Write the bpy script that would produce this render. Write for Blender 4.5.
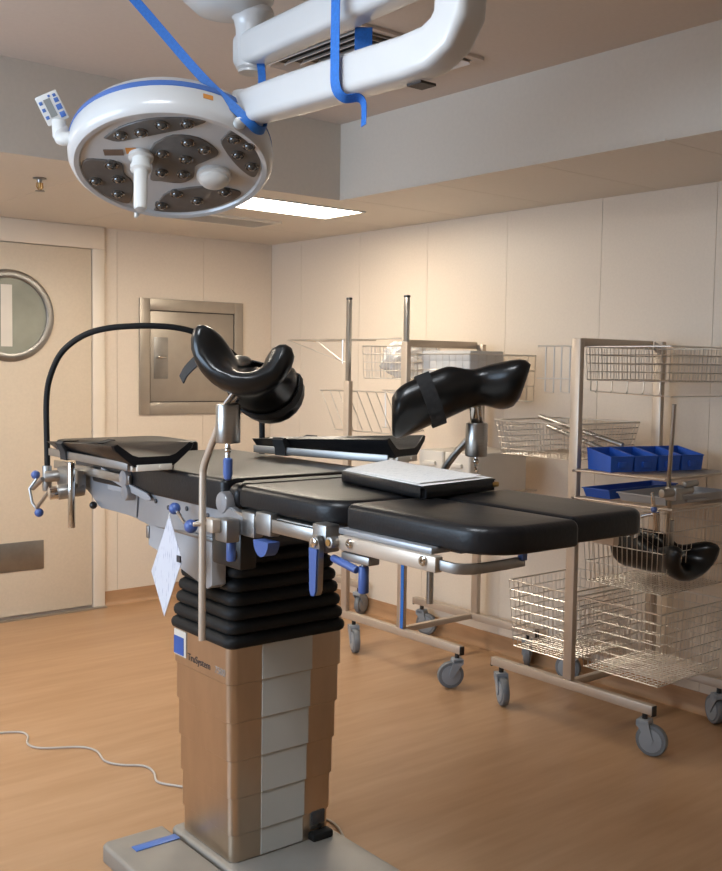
import bpy, bmesh, math, random
from mathutils import Vector, Matrix
random.seed(7)
PI = math.pi
D2R = math.radians
scene = bpy.context.scene
COL = scene.collection
for o in list(bpy.data.objects):
    bpy.data.objects.remove(o)

# ------------------------------------------------------------------ camera
YAW, PITCH, ROLL, FPX = D2R(39.44), D2R(-3.87), D2R(0.86), 1030.0
cd = bpy.data.cameras.new('camera')
cd.sensor_fit = 'VERTICAL'
cd.sensor_height = 24.0
cd.lens = 24.0 * FPX / 871.0
cd.clip_start = 0.05
cam = bpy.data.objects.new('camera', cd)
COL.objects.link(cam)
fw = Vector((math.sin(YAW) * math.cos(PITCH), math.cos(YAW) * math.cos(PITCH), math.sin(PITCH)))
rt = Vector((math.cos(YAW), -math.sin(YAW), 0))
up = rt.cross(fw)
r2 = rt * math.cos(ROLL) + up * math.sin(ROLL)
u2 = -rt * math.sin(ROLL) + up * math.cos(ROLL)
mw = Matrix((r2, u2, -fw)).transposed().to_4x4()
mw.translation = Vector((0, 0, 1.5))
cam.matrix_world = mw
scene.camera = cam

# ------------------------------------------------------------------ world, light, exposure
w = bpy.data.worlds.new('world')
scene.world = w
w.use_nodes = True
w.node_tree.nodes['Background'].inputs[0].default_value = (0.62, 0.76, 1.0, 1)
w.node_tree.nodes['Background'].inputs[1].default_value = 0.6


def area(name, loc, rot, sx, sy, power, col):
    l = bpy.data.lights.new(name, 'AREA')
    l.shape = 'RECTANGLE'
    l.size, l.size_y, l.energy, l.color = sx, sy, power, col
    o = bpy.data.objects.new(name, l)
    o.location = loc
    o.rotation_euler = rot
    COL.objects.link(o)
    return o


# added cool fill from the left, set outside a made-up window opening
area('cool_side_fill', (-1.72, 3.2, 1.60), (0, -PI / 2, 0), 1.3, 2.4, 125, (0.60, 0.78, 1.0))
LUM_STRENGTH = 31.0
vs = scene.view_settings
vs.view_transform = 'Standard'
vs.look = 'None'
vs.gamma = 1.0
vs.exposure = 0.0
vs.use_curve_mapping = False

# ------------------------------------------------------------------ materials
MATS = {}


def mat(name, col, rough=0.5, metal=0.0, var=0.06, scale=8.0, bump=0.0, bscale=60.0, stretch=None, emit=0.0, trans=0.0, coat=0.0, spec=0.5, alpha=1.0):
    m = bpy.data.materials.new(name)
    m.use_nodes = True
    nt = m.node_tree
    b = nt.nodes['Principled BSDF']
    tc = nt.nodes.new('ShaderNodeTexCoord')
    mp = nt.nodes.new('ShaderNodeMapping')
    if stretch:
        mp.inputs['Scale'].default_value = stretch
    nt.links.new(tc.outputs['Object'], mp.inputs[0])
    nz = nt.nodes.new('ShaderNodeTexNoise')
    nz.inputs['Scale'].default_value = scale
    nz.inputs['Detail'].default_value = 4
    nt.links.new(mp.outputs[0], nz.inputs[0])
    rp = nt.nodes.new('ShaderNodeValToRGB')
    c = Vector(col)
    rp.color_ramp.elements[0].position = 0.3
    rp.color_ramp.elements[1].position = 0.7
    rp.color_ramp.elements[0].color = (*[max(0, x * (1 - var)) for x in c], 1)
    rp.color_ramp.elements[1].color = (*[min(1, x * (1 + var)) for x in c], 1)
    nt.links.new(nz.outputs[0], rp.inputs[0])
    nt.links.new(rp.outputs[0], b.inputs['Base Color'])
    b.inputs['Roughness'].default_value = rough
    b.inputs['Metallic'].default_value = metal
    b.inputs['Specular IOR Level'].default_value = spec
    b.inputs['Coat Weight'].default_value = coat
    b.inputs['Transmission Weight'].default_value = trans
    b.inputs['Alpha'].default_value = alpha
    if bump:
        n2 = nt.nodes.new('ShaderNodeTexNoise')
        n2.inputs['Scale'].default_value = bscale
        n2.inputs['Detail'].default_value = 3
        nt.links.new(mp.outputs[0], n2.inputs[0])
        bp = nt.nodes.new('ShaderNodeBump')
        bp.inputs['Strength'].default_value = bump
        bp.inputs['Distance'].default_value = 0.01
        nt.links.new(n2.outputs[0], bp.inputs['Height'])
        nt.links.new(bp.outputs[0], b.inputs['Normal'])
    if emit:
        b.inputs['Emission Color'].default_value = (*col, 1)
        b.inputs['Emission Strength'].default_value = emit
    MATS[name] = m
    return m


mat('wall', (0.64, 0.545, 0.44), 0.45, var=0.025, scale=90)
mat('ceiling', (0.60, 0.53, 0.47), 0.6, var=0.02, scale=60)
mat('soffit', (0.60, 0.545, 0.47), 0.5, var=0.02, scale=60)
mat('joint', (0.47, 0.40, 0.33), 0.7)
mat('door', (0.60, 0.505, 0.39), 0.4, var=0.03, scale=70)
mat('door_frame', (0.70, 0.61, 0.50), 0.4, var=0.02)
mat('skirting', (0.36, 0.20, 0.10), 0.4, var=0.12, scale=6, stretch=(1, 1, 6))
mat('steel', (0.40, 0.39, 0.37), 0.30, 1.0, var=0.06, scale=30, stretch=(1, 1, 12))
mat('steel_matt', (0.32, 0.31, 0.295), 0.42, 1.0, var=0.06, scale=20)
mat('chrome', (0.66, 0.65, 0.63), 0.12, 1.0, var=0.03)
mat('wire', (0.62, 0.58, 0.53), 0.36, 1.0, var=0.05)
mat('cart_steel', (0.50, 0.42, 0.34), 0.40, 0.5, var=0.05)
mat('column_steel', (0.52, 0.42, 0.32), 0.33, 1.0, var=0.08, scale=14, stretch=(1, 1, 0.3), bump=0.05, bscale=8)
mat('column_strip', (0.44, 0.45, 0.43), 0.5, 0.0, var=0.03, spec=0.25)
mat('cast_grey', (0.33, 0.34, 0.36), 0.36, 0.55, var=0.06)
mat('pale_grey', (0.36, 0.36, 0.37), 0.4, 0.1, var=0.04)
mat('dark_metal', (0.06, 0.06, 0.065), 0.4, 0.4)
mat('vinyl', (0.008, 0.008, 0.009), 0.36, var=0.2, scale=30, bump=0.06, bscale=120, spec=0.28)
mat('vinyl_soft', (0.006, 0.006, 0.006), 0.28, var=0.2, scale=20, bump=0.04, bscale=40, spec=0.35)
mat('rubber', (0.008, 0.008, 0.008), 0.6, var=0.2, spec=0.25)
mat('strap_black', (0.012, 0.012, 0.013), 0.8, var=0.3, scale=80)
mat('white_enamel', (0.54, 0.54, 0.535), 0.3, var=0.02, coat=0.3)
mat('white_plastic', (0.64, 0.63, 0.60), 0.4, var=0.02)
mat('off_white', (0.66, 0.61, 0.53), 0.5, var=0.03)
mat('blue_handle', (0.05, 0.095, 0.28), 0.4, var=0.06)
mat('blue_strap', (0.015, 0.13, 0.46), 0.6, var=0.12, scale=150)
mat('blue_bin', (0.012, 0.085, 0.44), 0.45, var=0.1, scale=12)
mat('blue_stripe', (0.06, 0.14, 0.40), 0.35)
mat('glass_dark', (0.12, 0.11, 0.10), 0.38, 0.0, var=0.12, scale=40, coat=0.15)
mat('lens', (0.05, 0.045, 0.04), 0.05, 0.0, coat=1.0)
mat('sticker_orange', (0.55, 0.22, 0.04), 0.5)
mat('sticker_brown', (0.16, 0.11, 0.08), 0.5)
mat('lcd', (0.25, 0.26, 0.25), 0.2)
mat('wheel_grey', (0.15, 0.16, 0.17), 0.5, var=0.08)
mat('fork_grey', (0.26, 0.28, 0.30), 0.42, var=0.05)
mat('black_plastic', (0.01, 0.01, 0.01), 0.4)
mat('cable_white', (0.40, 0.355, 0.31), 0.6)
mat('brass', (0.55, 0.36, 0.14), 0.3, 1.0)
mat('base_grey', (0.27, 0.25, 0.22), 0.4, 0.3, var=0.06)
mat('logo_blue', (0.02, 0.09, 0.36), 0.4)
mat('ink', (0.03, 0.03, 0.035), 0.5)
mat('ink_grey', (0.28, 0.26, 0.24), 0.5)
mat('porthole_glass', (0.30, 0.30, 0.24), 0.12, 0.0, var=0.15, scale=5, coat=0.5)
mat('hatch_steel', (0.40, 0.355, 0.30), 0.42, 0.75, var=0.05, scale=10)
mat('grille_dark', (0.05, 0.04, 0.035), 0.6)
mat('diffuser', (1.0, 0.89, 0.73), 0.5, var=0.0, emit=LUM_STRENGTH)
mat('added_panel_glow', (0.88, 0.94, 1.0), 0.5, var=0.0, emit=42.0)  # glow of the added square ceiling panel


def floor_mat():
    m = mat('floor_vinyl', (0.5, 0.29, 0.14), 0.3)
    nt = m.node_tree
    b = nt.nodes['Principled BSDF']
    for l in list(nt.links):
        if l.to_socket == b.inputs['Base Color']:
            nt.links.remove(l)
    tc = nt.nodes['Texture Coordinate']

    def noise(sc, stretch, det):
        mp = nt.nodes.new('ShaderNodeMapping')
        mp.inputs['Scale'].default_value = stretch
        nt.links.new(tc.outputs['Object'], mp.inputs[0])
        n = nt.nodes.new('ShaderNodeTexNoise')
        n.inputs['Scale'].default_value = sc
        n.inputs['Detail'].default_value = det
        n.inputs['Roughness'].default_value = 0.6
        nt.links.new(mp.outputs[0], n.inputs[0])
        return n
    n1 = noise(7, (0.35, 3.2, 1), 6)
    n2 = noise(3, (0.25, 1.6, 1), 3)
    mx = nt.nodes.new('ShaderNodeMath')
    mx.operation = 'ADD'
    nt.links.new(n1.outputs[0], mx.inputs[0])
    nt.links.new(n2.outputs[0], mx.inputs[1])
    rp = nt.nodes.new('ShaderNodeValToRGB')
    e = rp.color_ramp.elements
    e[0].position, e[1].position = 0.40, 0.62
    e[0].color = (0.335, 0.19, 0.095, 1)
    e[1].color = (0.405, 0.245, 0.135, 1)
    dv = nt.nodes.new('ShaderNodeMath')
    dv.operation = 'MULTIPLY'
    dv.inputs[1].default_value = 0.5
    nt.links.new(mx.outputs[0], dv.inputs[0])
    nt.links.new(dv.outputs[0], rp.inputs[0])
    nt.links.new(rp.outputs[0], b.inputs['Base Color'])
    b.inputs['Roughness'].default_value = 0.30
    b.inputs['Specular IOR Level'].default_value = 0.45


floor_mat()


def print_mat(name, paper, inkc, sx, sy, dens):
    """paper with rows of print"""
    m = mat(name, paper, 1.0, var=0.02, spec=0.0)
    nt = m.node_tree
    b = nt.nodes['Principled BSDF']
    tc = nt.nodes['Texture Coordinate']
    mp = nt.nodes.new('ShaderNodeMapping')
    mp.inputs['Scale'].default_value = (sx, sy, 1)
    nt.links.new(tc.outputs['Generated'], mp.inputs[0])
    wv = nt.nodes.new('ShaderNodeTexWave')
    wv.bands_direction = 'Y'
    wv.inputs['Scale'].default_value = 1.0
    nt.links.new(mp.outputs[0], wv.inputs[0])
    n = nt.nodes.new('ShaderNodeTexNoise')
    n.inputs['Scale'].default_value = 3.0
    nt.links.new(mp.outputs[0], n.inputs[0])
    mu = nt.nodes.new('ShaderNodeMath')
    mu.operation = 'MULTIPLY'
    nt.links.new(wv.outputs[1], mu.inputs[0])
    nt.links.new(n.outputs[0], mu.inputs[1])
    rp = nt.nodes.new('ShaderNodeValToRGB')
    rp.color_ramp.elements[0].position = dens
    rp.color_ramp.elements[1].position = dens + 0.1
    rp.color_ramp.elements[0].color = (*paper, 1)
    rp.color_ramp.elements[1].color = (*inkc, 1)
    nt.links.new(mu.outputs[0], rp.inputs[0])
    df = nt.nodes.new('ShaderNodeBsdfDiffuse')
    nt.links.new(rp.outputs[0], df.inputs['Color'])
    nt.links.new(df.outputs[0], nt.nodes['Material Output'].inputs['Surface'])


print_mat('paper_print', (0.90, 0.88, 0.85), (0.62, 0.61, 0.60), 6, 11, 0.52)
print_mat('card_print', (0.52, 0.52, 0.56), (0.30, 0.30, 0.38), 3, 5, 0.50)


def bag_mat():
    m = mat('clear_bag', (0.85, 0.85, 0.84), 0.25, var=0.05, scale=20, bump=0.8, bscale=25, alpha=0.55)


bag_mat()


# ------------------------------------------------------------------ mesh helpers
def new():
    return bmesh.new()


def box(bm, x0, x1, y0, y1, z0, z1, bev=0.0, seg=2):
    m = Matrix.Translation(((x0 + x1) / 2, (y0 + y1) / 2, (z0 + z1) / 2)) @ Matrix.Diagonal((abs(x1 - x0), abs(y1 - y0), abs(z1 - z0), 1))
    r = bmesh.ops.create_cube(bm, size=1.0, matrix=m)
    if bev > 0:
        es = list({e for v in r['verts'] for e in v.link_edges})
        bmesh.ops.bevel(bm, geom=es, offset=bev, segments=seg, profile=0.5, affect='EDGES')
    return bm


def obox(bm, mtx, sx, sy, sz, bev=0.0, seg=2):
    r = bmesh.ops.create_cube(bm, size=1.0, matrix=mtx @ Matrix.Diagonal((sx, sy, sz, 1)))
    if bev > 0:
        es = list({e for v in r['verts'] for e in v.link_edges})
        bmesh.ops.bevel(bm, geom=es, offset=bev, segments=seg, profile=0.5, affect='EDGES')
    return bm


def loft(bm, rings, caps=True, closed=True):
    vr = [[bm.verts.new(p) for p in r] for r in rings]
    n = len(vr[0])
    for a, b in zip(vr, vr[1:]):
        for i in range(n if closed else n - 1):
            j = (i + 1) % n
            bm.faces.new((a[i], a[j], b[j], b[i]))
    if caps:
        bm.faces.new(list(reversed(vr[0])))
        bm.faces.new(vr[-1])
    return bm


def frames(pts, up=None):
    pts = [Vector(p) for p in pts]
    out = []
    prev = None
    for i, p in enumerate(pts):
        a = pts[max(i - 1, 0)]
        b = pts[min(i + 1, len(pts) - 1)]
        t = (b - a).normalized()
        if prev is None:
            ref = Vector(up) if up else (Vector((0, 0, 1)) if abs(t.z) < 0.9 else Vector((1, 0, 0)))
        else:
            ref = prev
        x = (ref - t * ref.dot(t))
        if x.length < 1e-6:
            x = t.orthogonal()
        x.normalize()
        prev = x
        out.append((p, t, x, t.cross(x)))
    return out


def sweep(bm, pts, sec, up=None, scales=None, caps=True):
    """sec: list of (a, b); a along the frame's 'up', b sideways"""
    rings = []
    for i, (p, t, x, y) in enumerate(frames(pts, up)):
        s = scales[i] if scales else 1.0
        rings.append([p + x * (a * s) + y * (b * s) for a, b in sec])
    return loft(bm, rings, caps)


def circ(r, n):
    return [(r * math.cos(2 * PI * i / n), r * math.sin(2 * PI * i / n)) for i in range(n)]


def tube(bm, pts, r, n=8, scales=None):
    return sweep(bm, pts, circ(r, n), None, scales)


def rsec(a, b, r, n=4):
    """rounded rectangle section, half sizes a, b"""
    out = []
    for cx, cy, s in ((a - r, b - r, 0), (-(a - r), b - r, 1), (-(a - r), -(b - r), 2), (a - r, -(b - r), 3)):
        for k in range(n + 1):
            an = s * PI / 2 + k * PI / 2 / n
            out.append((cx + r * math.cos(an), cy + r * math.sin(an)))
    return out


def spline(pts, n=8):
    P = [Vector(p) for p in pts]
    P = [P[0] * 2 - P[1]] + P + [P[-1] * 2 - P[-2]]
    out = []
    for i in range(1, len(P) - 2):
        a, b, c, d = P[i - 1:i + 3]
        for k in range(n):
            t = k / n
            out.append(0.5 * ((2 * b) + (c - a) * t + (2 * a - 5 * b + 4 * c - d) * t * t + (3 * b - a - 3 * c + d) * t ** 3))
    out.append(P[-2])
    return out


def lathe(bm, prof, n=24, mtx=None):
    """prof: (r, h) list, axis z"""
    rings = []
    for r, h in prof:
        r = max(r, 1e-4)
        rings.append([Vector((r * math.cos(2 * PI * i / n), r * math.sin(2 * PI * i / n), h)) for i in range(n)])
    if mtx:
        rings = [[mtx @ v for v in r] for r in rings]
    return loft(bm, rings)


def axis_mtx(p, d, ref=None):
    """matrix with z along d at p"""
    z = Vector(d).normalized()
    x = Vector(ref) if ref else (Vector((0, 0, 1)) if abs(z.z) < 0.9 else Vector((1, 0, 0)))
    x = (x - z * x.dot(z)).normalized()
    y = z.cross(x)
    m = Matrix((x, y, z)).transposed().to_4x4()
    m.translation = Vector(p)
    return m


def cyl(bm, a, b, r, n=16, bev=0.0):
    a, b = Vector(a), Vector(b)
    h = (b - a).length
    m = axis_mtx(a, b - a)
    if bev:
        return lathe(bm, [(r - bev, 0), (r - bev * .3, bev * .3), (r, bev), (r, h - bev), (r - bev * .3, h - bev * .3), (r - bev, h)], n, m)
    return lathe(bm, [(r, 0), (r, h)], n, m)


def ball(bm, p, r, n=12, sz=(1, 1, 1)):
    bmesh.ops.create_uvsphere(bm, u_segments=n, v_segments=max(6, n // 2 + 2), radius=1.0,
                              matrix=Matrix.Translation(p) @ Matrix.Diagonal((r * sz[0], r * sz[1], r * sz[2], 1)))
    return bm


def prism(bm, poly, axis, a, b):
    """poly (p, q) extruded along axis from a to b; axis 0: (q=y, z), 1: (x, z), 2: (x, y)"""
    def pt(p, q, h):
        return Vector((h, p, q)) if axis == 0 else (Vector((p, h, q)) if axis == 1 else Vector((p, q, h)))
    loft(bm, [[pt(p, q, a) for p, q in poly], [pt(p, q, b) for p, q in poly]])
    return bm


def rrect(x0, x1, y0, y1, rad, ins=0.0, n=6):
    """rounded rectangle outline, rad: (x1y1, x0y1, x0y0, x1y0)"""
    x0 += ins
    x1 -= ins
    y0 += ins
    y1 -= ins
    out = []
    for (cx, cy, sx, sy, s, r) in ((x1, y1, -1, -1, 0, rad[0]), (x0, y1, 1, -1, 1, rad[1]), (x0, y0, 1, 1, 2, rad[2]), (x1, y0, -1, 1, 3, rad[3])):
        r = max(r - ins, 0.002)
        for k in range(n + 1):
            an = s * PI / 2 + k * PI / 2 / n
            out.append((cx + sx * r + r * math.cos(an), cy + sy * r + r * math.sin(an)))
    return out


def pad(bm, x0, x1, y0, y1, z0, z1, rad=(0.03,) * 4, er=0.015, el=0.006):
    rings = []
    for k in range(4):
        a = k / 3 * PI / 2
        rings.append((el * (1 - math.sin(a)), z0 + el * (1 - math.cos(a))))
    for k in range(6):
        a = k / 5 * PI / 2
        rings.append((er * (1 - math.cos(a)), z1 - er + er * math.sin(a)))
    rings.append((er + 0.03, z1 + 0.0015))
    loft(bm, [[Vector((p, q, z)) for p, q in rrect(x0, x1, y0, y1, rad, i)] for i, z in rings])
    return bm


def obj(name, bm, m, parent=None, smooth=True, ang=35, label=None):
    bmesh.ops.recalc_face_normals(bm, faces=bm.faces[:])
    me = bpy.data.meshes.new(name)
    bm.to_mesh(me)
    bm.free()
    if smooth:
        me.polygons.foreach_set('use_smooth', [True] * len(me.polygons))
        me.set_sharp_from_angle(angle=D2R(ang))
    me.materials.append(MATS[m] if isinstance(m, str) else m)
    o = bpy.data.objects.new(name, me)
    COL.objects.link(o)
    if parent:
        o.parent = parent
    if label:
        o['label'] = label
    return o


def tag(o, label, cat, group=None, kind=None):
    o['label'] = label
    o['category'] = cat
    if group:
        o['group'] = group
    if kind:
        o['kind'] = kind
    return o


def thing(name, label, cat, loc=(0, 0, 0), rz=0.0, group=None):
    o = bpy.data.objects.new(name, None)
    o.empty_display_size = 0.1
    COL.objects.link(o)
    o.location = loc
    o.rotation_euler = (0, 0, rz)
    return tag(o, label, cat, group)


def struct(name, bm, m, label=None, cat=None, **k):
    o = obj(name, bm, m, **k)
    o['kind'] = 'structure'
    if label:
        o['label'] = label
    if cat:
        o['category'] = cat
    return o


def text_mesh(txt, size, name, m, parent, mtx, ext=0.0006):
    c = bpy.data.curves.new(name, 'FONT')
    c.body = txt
    c.size = size
    c.extrude = ext
    t = bpy.data.objects.new(name + '_tmp', c)
    COL.objects.link(t)
    dg = bpy.context.evaluated_depsgraph_get()
    me = bpy.data.meshes.new_from_object(t.evaluated_get(dg))
    bpy.data.objects.remove(t)
    me.transform(mtx)
    me.materials.clear()
    me.materials.append(MATS[m])
    o = bpy.data.objects.new(name, me)
    COL.objects.link(o)
    o.parent = parent
    return o


# ================================================================== the room
XR, YB, XL, YF = 3.99, 5.83, -1.6, -2.0
ZS, ZC = 2.305, 2.67
FX, FY = 3.15, 4.02          # fascia lines of the lowered ceiling border

bm = new(); box(bm, XL - .2, XR + .2, YF - .2, YB + .2, -0.1, 0)
struct('floor', bm, 'floor_vinyl', 'orange-brown wood-look vinyl floor', 'floor', smooth=False)
bm = new(); box(bm, XL - .1, FX + .02, YF - .1, FY + .02, ZC, ZC + .1)
struct('ceiling', bm, 'ceiling', 'pale high ceiling above the operating table', 'ceiling', smooth=False)


def panels(parent, axis, pos, thick, spans, zs, m):
    for a, b in spans:
        for z0, z1 in zs:
            bm = new()
            g = 0.0009
            if axis == 0:
                box(bm, pos, pos + thick, a + g, b - g, z0, z1)
            else:
                box(bm, a + g, b - g, pos, pos + thick, z0, z1)
            obj('panel', bm, m, parent, smooth=False)


bm = new(); box(bm, XR + .01, XR + .15, YF, YB + .15, 0, ZS + .4)
wr = struct('wall_right', bm, 'joint', 'cream panelled wall behind the basket carts', 'wall', smooth=False)
ys = [YB, 5.487, 4.886, 4.285, 3.684, 3.083, 2.482, 1.881, 1.28, 0.68, 0.08, -0.52, -1.12, YF]
panels(wr, 0, XR, .011, [(b, a) for a, b in zip(ys, ys[1:])], [(0, ZS + .02)], 'wall')

bm = new(); box(bm, XL, XR + .01, YB + .01, YB + .15, 0, ZS + .4)
wb = struct('wall_back', bm, 'joint', 'cream panelled wall with the door and steel hatch', 'wall', smooth=False)
xs = [2.765, 2.855, 3.46, 3.99]
panels(wb, 1, YB, .011, list(zip(xs, xs[1:])), [(0, ZS + .02)], 'wall')
xs = [XL, -1.0, -.4, .2, .8, 1.4, 1.615]
panels(wb, 1, YB, .011, list(zip(xs, xs[1:])), [(0, ZS + .02)], 'wall')

# left wall with an opening added for the cool fill, front wall (both behind the camera)
bm = new()
box(bm, XL - .12, XL, YF, 1.95, 0, ZC)
box(bm, XL - .12, XL, 4.45, YB, 0, ZC)
box(bm, XL - .12, XL, 1.95, 4.45, 0, 0.9)
box(bm, XL - .12, XL, 1.95, 4.45, 2.29, ZC)
struct('wall_left', bm, 'wall', 'cream wall with the opening added for cool light', 'wall', smooth=False)
bm = new(); box(bm, XL - .1, XR + .1, YF - .12, YF, 0, ZC)
struct('wall_front', bm, 'wall', 'cream wall opposite the hatch', 'wall', smooth=False)
bm = new()  # window frame made up to give the cool side fill a source
for y0, y1, z0, z1 in ((1.95, 2.01, .9, 2.29), (4.39, 4.45, .9, 2.29), (1.95, 4.45, .9, .96), (1.95, 4.45, 2.23, 2.29), (3.17, 3.23, .9, 2.29)):
    box(bm, XL - .09, XL - .03, y0, y1, z0, z1)
struct('added_window_1', bm, 'white_plastic', 'unseen white window frame added for the cool side light', 'window', smooth=False)

# lowered ceiling border (soffit)
bm = new(); box(bm, FX, XR + .1, YF, YB + .1, ZS + .008, ZC + .1)
s1 = struct('trim_1', bm, 'soffit', 'lowered ceiling border with a smooth pale fascia above the carts', 'soffit', smooth=False)
yy = [YB, 5.17, 4.57, 3.97, 3.37, 2.77, 2.17, 1.57, .97, .37, -.23, -.83, YF]
for a, b in zip(yy, yy[1:]):
    bm = new(); box(bm, FX, XR, b + .0015, a - .0015, ZS, ZS + .009)
    obj('panel', bm, 'soffit', s1, smooth=False)
bm = new(); box(bm, XL, FX, FY, YB + .1, ZS + .008, ZC + .1)
s2 = struct('trim_2', bm, 'soffit', 'lowered ceiling border above the door and hatch', 'soffit', smooth=False)
xx = [FX, 2.55, 1.95, 1.35, .75, .15, -.45, -1.05, XL]
for a, b in zip(xx, xx[1:]):
    bm = new(); box(bm, b + .0015, a - .0015, FY, YB, ZS, ZS + .009)
    obj('panel', bm, 'soffit', s2, smooth=False)

# skirting
bm = new()
prism(bm, [(XR, 0), (XR, .09), (XR - .006, .09), (XR - .008, .03), (XR - .014, .012), (XR - .03, 0)], 1, YF, YB)
struct('baseboard_right', bm, 'skirting', 'brown coved skirting below the panelled wall by the carts', 'skirting')
bm = new()
prism(bm, [(YB, 0), (YB, .09), (YB - .006, .09), (YB - .008, .03), (YB - .014, .012), (YB - .03, 0)], 0, 2.765, XR - .008)
struct('baseboard_back', bm, 'skirting', 'brown coved skirting below the steel hatch', 'skirting')

# door with porthole
bm = new()
box(bm, 2.69, 2.765, YB - .018, YB + .01, 0.004, 2.172, .003)
box(bm, 1.615, 1.69, YB - .018, YB + .01, 0.004, 2.172, .003)
box(bm, 1.615, 2.765, YB - .018, YB + .01, 2.172, ZS - .001, .003)
dr = struct('door_1', bm, 'door_frame', 'cream door with round steel porthole and lower steel plate', 'door')
bm = new(); box(bm, 1.695, 2.686, YB - .006, YB + .01, 0.02, 2.168, .002)
lf = obj('door_leaf', bm, 'door', dr)
pc = Vector((2.188, YB - .006, 1.755))
bm = new()
m = axis_mtx(pc, (0, -1, 0))
prof = [(.215, -.002), (.215, .016), (.222, .02), (.25, .018), (.26, .010), (.262, -.002)]
n = 48
rings = [[m @ Vector((r * math.cos(2 * PI * i / n), r * math.sin(2 * PI * i / n), h)) for i in range(n)] for r, h in prof]
loft(bm, rings, caps=False)
ring = obj('porthole_ring', bm, 'steel_matt', dr)
bm = new(); lathe(bm, [(.216, 0), (.216, .004)], 48, m)
obj('porthole_glass', bm, 'porthole_glass', dr)
bm = new(); box(bm, pc.x - .05, pc.x + .015, YB - .0115, YB - .0095, 1.58, 1.93)
obj('porthole_mullion', bm, 'off_white', dr)
bm = new(); box(bm, 1.997, 2.38, YB - .012, YB - .004, .28, .45, .002)
kp = obj('vent_plate', bm, 'steel_matt', dr)
bm = new(); box(bm, 1.65, 2.765, YB - .05, YB - .012, 0.0, 0.008)
obj('threshold', bm, 'hatch_steel', dr)

# steel pass-through hatch
h = thing('pass_through_hatch', 'square stainless steel pass-through hatch set in the back wall', 'hatch', (3.378, YB, 1.175))
ox, oz = 3.378, 1.175


def L(bm_):
    bmesh.ops.translate(bm_, verts=bm_.verts[:], vec=(-ox, -YB, -oz))
    return bm_


bm = new()
x0, x1, z0, z1, xi0, xi1, zi0, zi1 = 3.0, 3.756, 1.175, 1.90, 3.07, 3.69, 1.25, 1.828
box(bm, x0, xi0, YB - .016, YB + .002, z0, z1, .003)
box(bm, xi1, x1, YB - .016, YB + .002, z0, z1, .003)
box(bm, xi0, xi1, YB - .016, YB + .002, z0, zi0, .003)
box(bm, xi0, xi1, YB - .016, YB + .002, zi1, z1, .003)
obj('hatch_frame', L(bm), 'hatch_steel', h)
bm = new(); box(bm, xi0 + .006, xi1 - .006, YB - .008, YB + .002, zi0 + .006, zi1 - .006, .003)
obj('hatch_door', L(bm), 'hatch_steel', h)
bm = new()
for a in ((xi0, xi0 + .006, zi0, zi1), (xi1 - .006, xi1, zi0, zi1), (xi0 + .006, xi1 - .006, zi0, zi0 + .006), (xi0 + .006, xi1 - .006, zi1 - .006, zi1)):
    box(bm, a[0], a[1], YB - .004, YB + .001, a[2], a[3])
obj('door_gap', L(bm), 'grille_dark', h)
bm = new(); box(bm, 3.10, 3.20, YB - .011, YB - .007, 1.40, 1.66, .002)  # raised plate stands in for a glassy reflection on the hatch door
hp = obj('reflection_plate', L(bm), 'steel_matt', h)
bm = new(); cyl(bm, (3.12, YB - .01, 1.535), (3.12, YB - .035, 1.535), .009); cyl(bm, (3.115, YB - .034, 1.535), (3.175, YB - .034, 1.535), .008, 10, .002)
obj('handle', L(bm), 'chrome', h)

# ceiling light in the border
def ceiling_light(label, cx, cy):
    h = thing('ceiling_light', label, 'light', (cx, cy, ZS))
    bm = new()
    for a in ((-.60, -.585, -.175, .175), (.585, .60, -.175, .175), (-.585, .585, -.175, -.16), (-.585, .585, .16, .175)):
        box(bm, a[0], a[1], a[2], a[3], -.006, .004)
    obj('light_frame', bm, 'white_plastic', h)
    bm = new(); box(bm, -.585, .585, -.16, .16, -.003, .002)
    obj('diffuser', bm, 'diffuser', h)


ceiling_light('long lit fluorescent panel recessed in the lowered ceiling near the air vent', 2.87, 4.38)
ceiling_light('unseen fluorescent panel added in the lowered ceiling to brighten the door side', .55, 4.38)  # extra lamp out of view, added to even out the wall and floor light
h = thing('ceiling_light', 'unseen square cool white panel added in the high ceiling to brighten the tabletop', 'light', (.45, 1.6, ZC))  # added overhead fill, unseen, lifts the papers and upward faces
bm = new()
for a in ((-.30, -.28, -.30, .30), (.28, .30, -.30, .30), (-.28, .28, -.30, -.28), (-.28, .28, .28, .30)):
    box(bm, a[0], a[1], a[2], a[3], -.006, .004)
obj('light_frame', bm, 'white_plastic', h)
bm = new(); box(bm, -.28, .28, -.28, .28, -.003, .002)
obj('diffuser', bm, 'added_panel_glow', h)


def grille(name, label, cx, cy, z, sx, sy, along, count, mfr='off_white', group=None):
    h = thing(name, label, 'vent', (cx, cy, z), group=group)
    bm = new()
    t = .02
    box(bm, -sx, -sx + t, -sy, sy, -.012, .002)
    box(bm, sx - t, sx, -sy, sy, -.012, .002)
    box(bm, -sx + t, sx - t, -sy, -sy + t, -.012, .002)
    box(bm, -sx + t, sx - t, sy - t, sy, -.012, .002)
    obj('frame', bm, mfr, h)
    bm = new(); box(bm, -sx + t, sx - t, -sy + t, sy - t, -.002, .002)
    obj('backing', bm, 'grille_dark', h)
    for i in range(count):
        f = (i + .5) / count * 2 - 1
        bm = new()
        if along == 'x':
            obox(bm, Matrix.Translation((0, f * (sy - t), -.007)) @ Matrix.Rotation(.7, 4, 'X'), 2 * (sx - t), .018, .002)
        else:
            obox(bm, Matrix.Translation((f * (sx - t), 0, -.007)) @ Matrix.Rotation(.7, 4, 'Y'), .018, 2 * (sy - t), .002)
        obj('slat', bm, mfr, h, smooth=False)
    return h


grille('soffit_vent', 'flat slatted air vent in the lowered ceiling near the light', 3.06, 4.98, ZS, .32, .14, 'x', 9)

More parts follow.
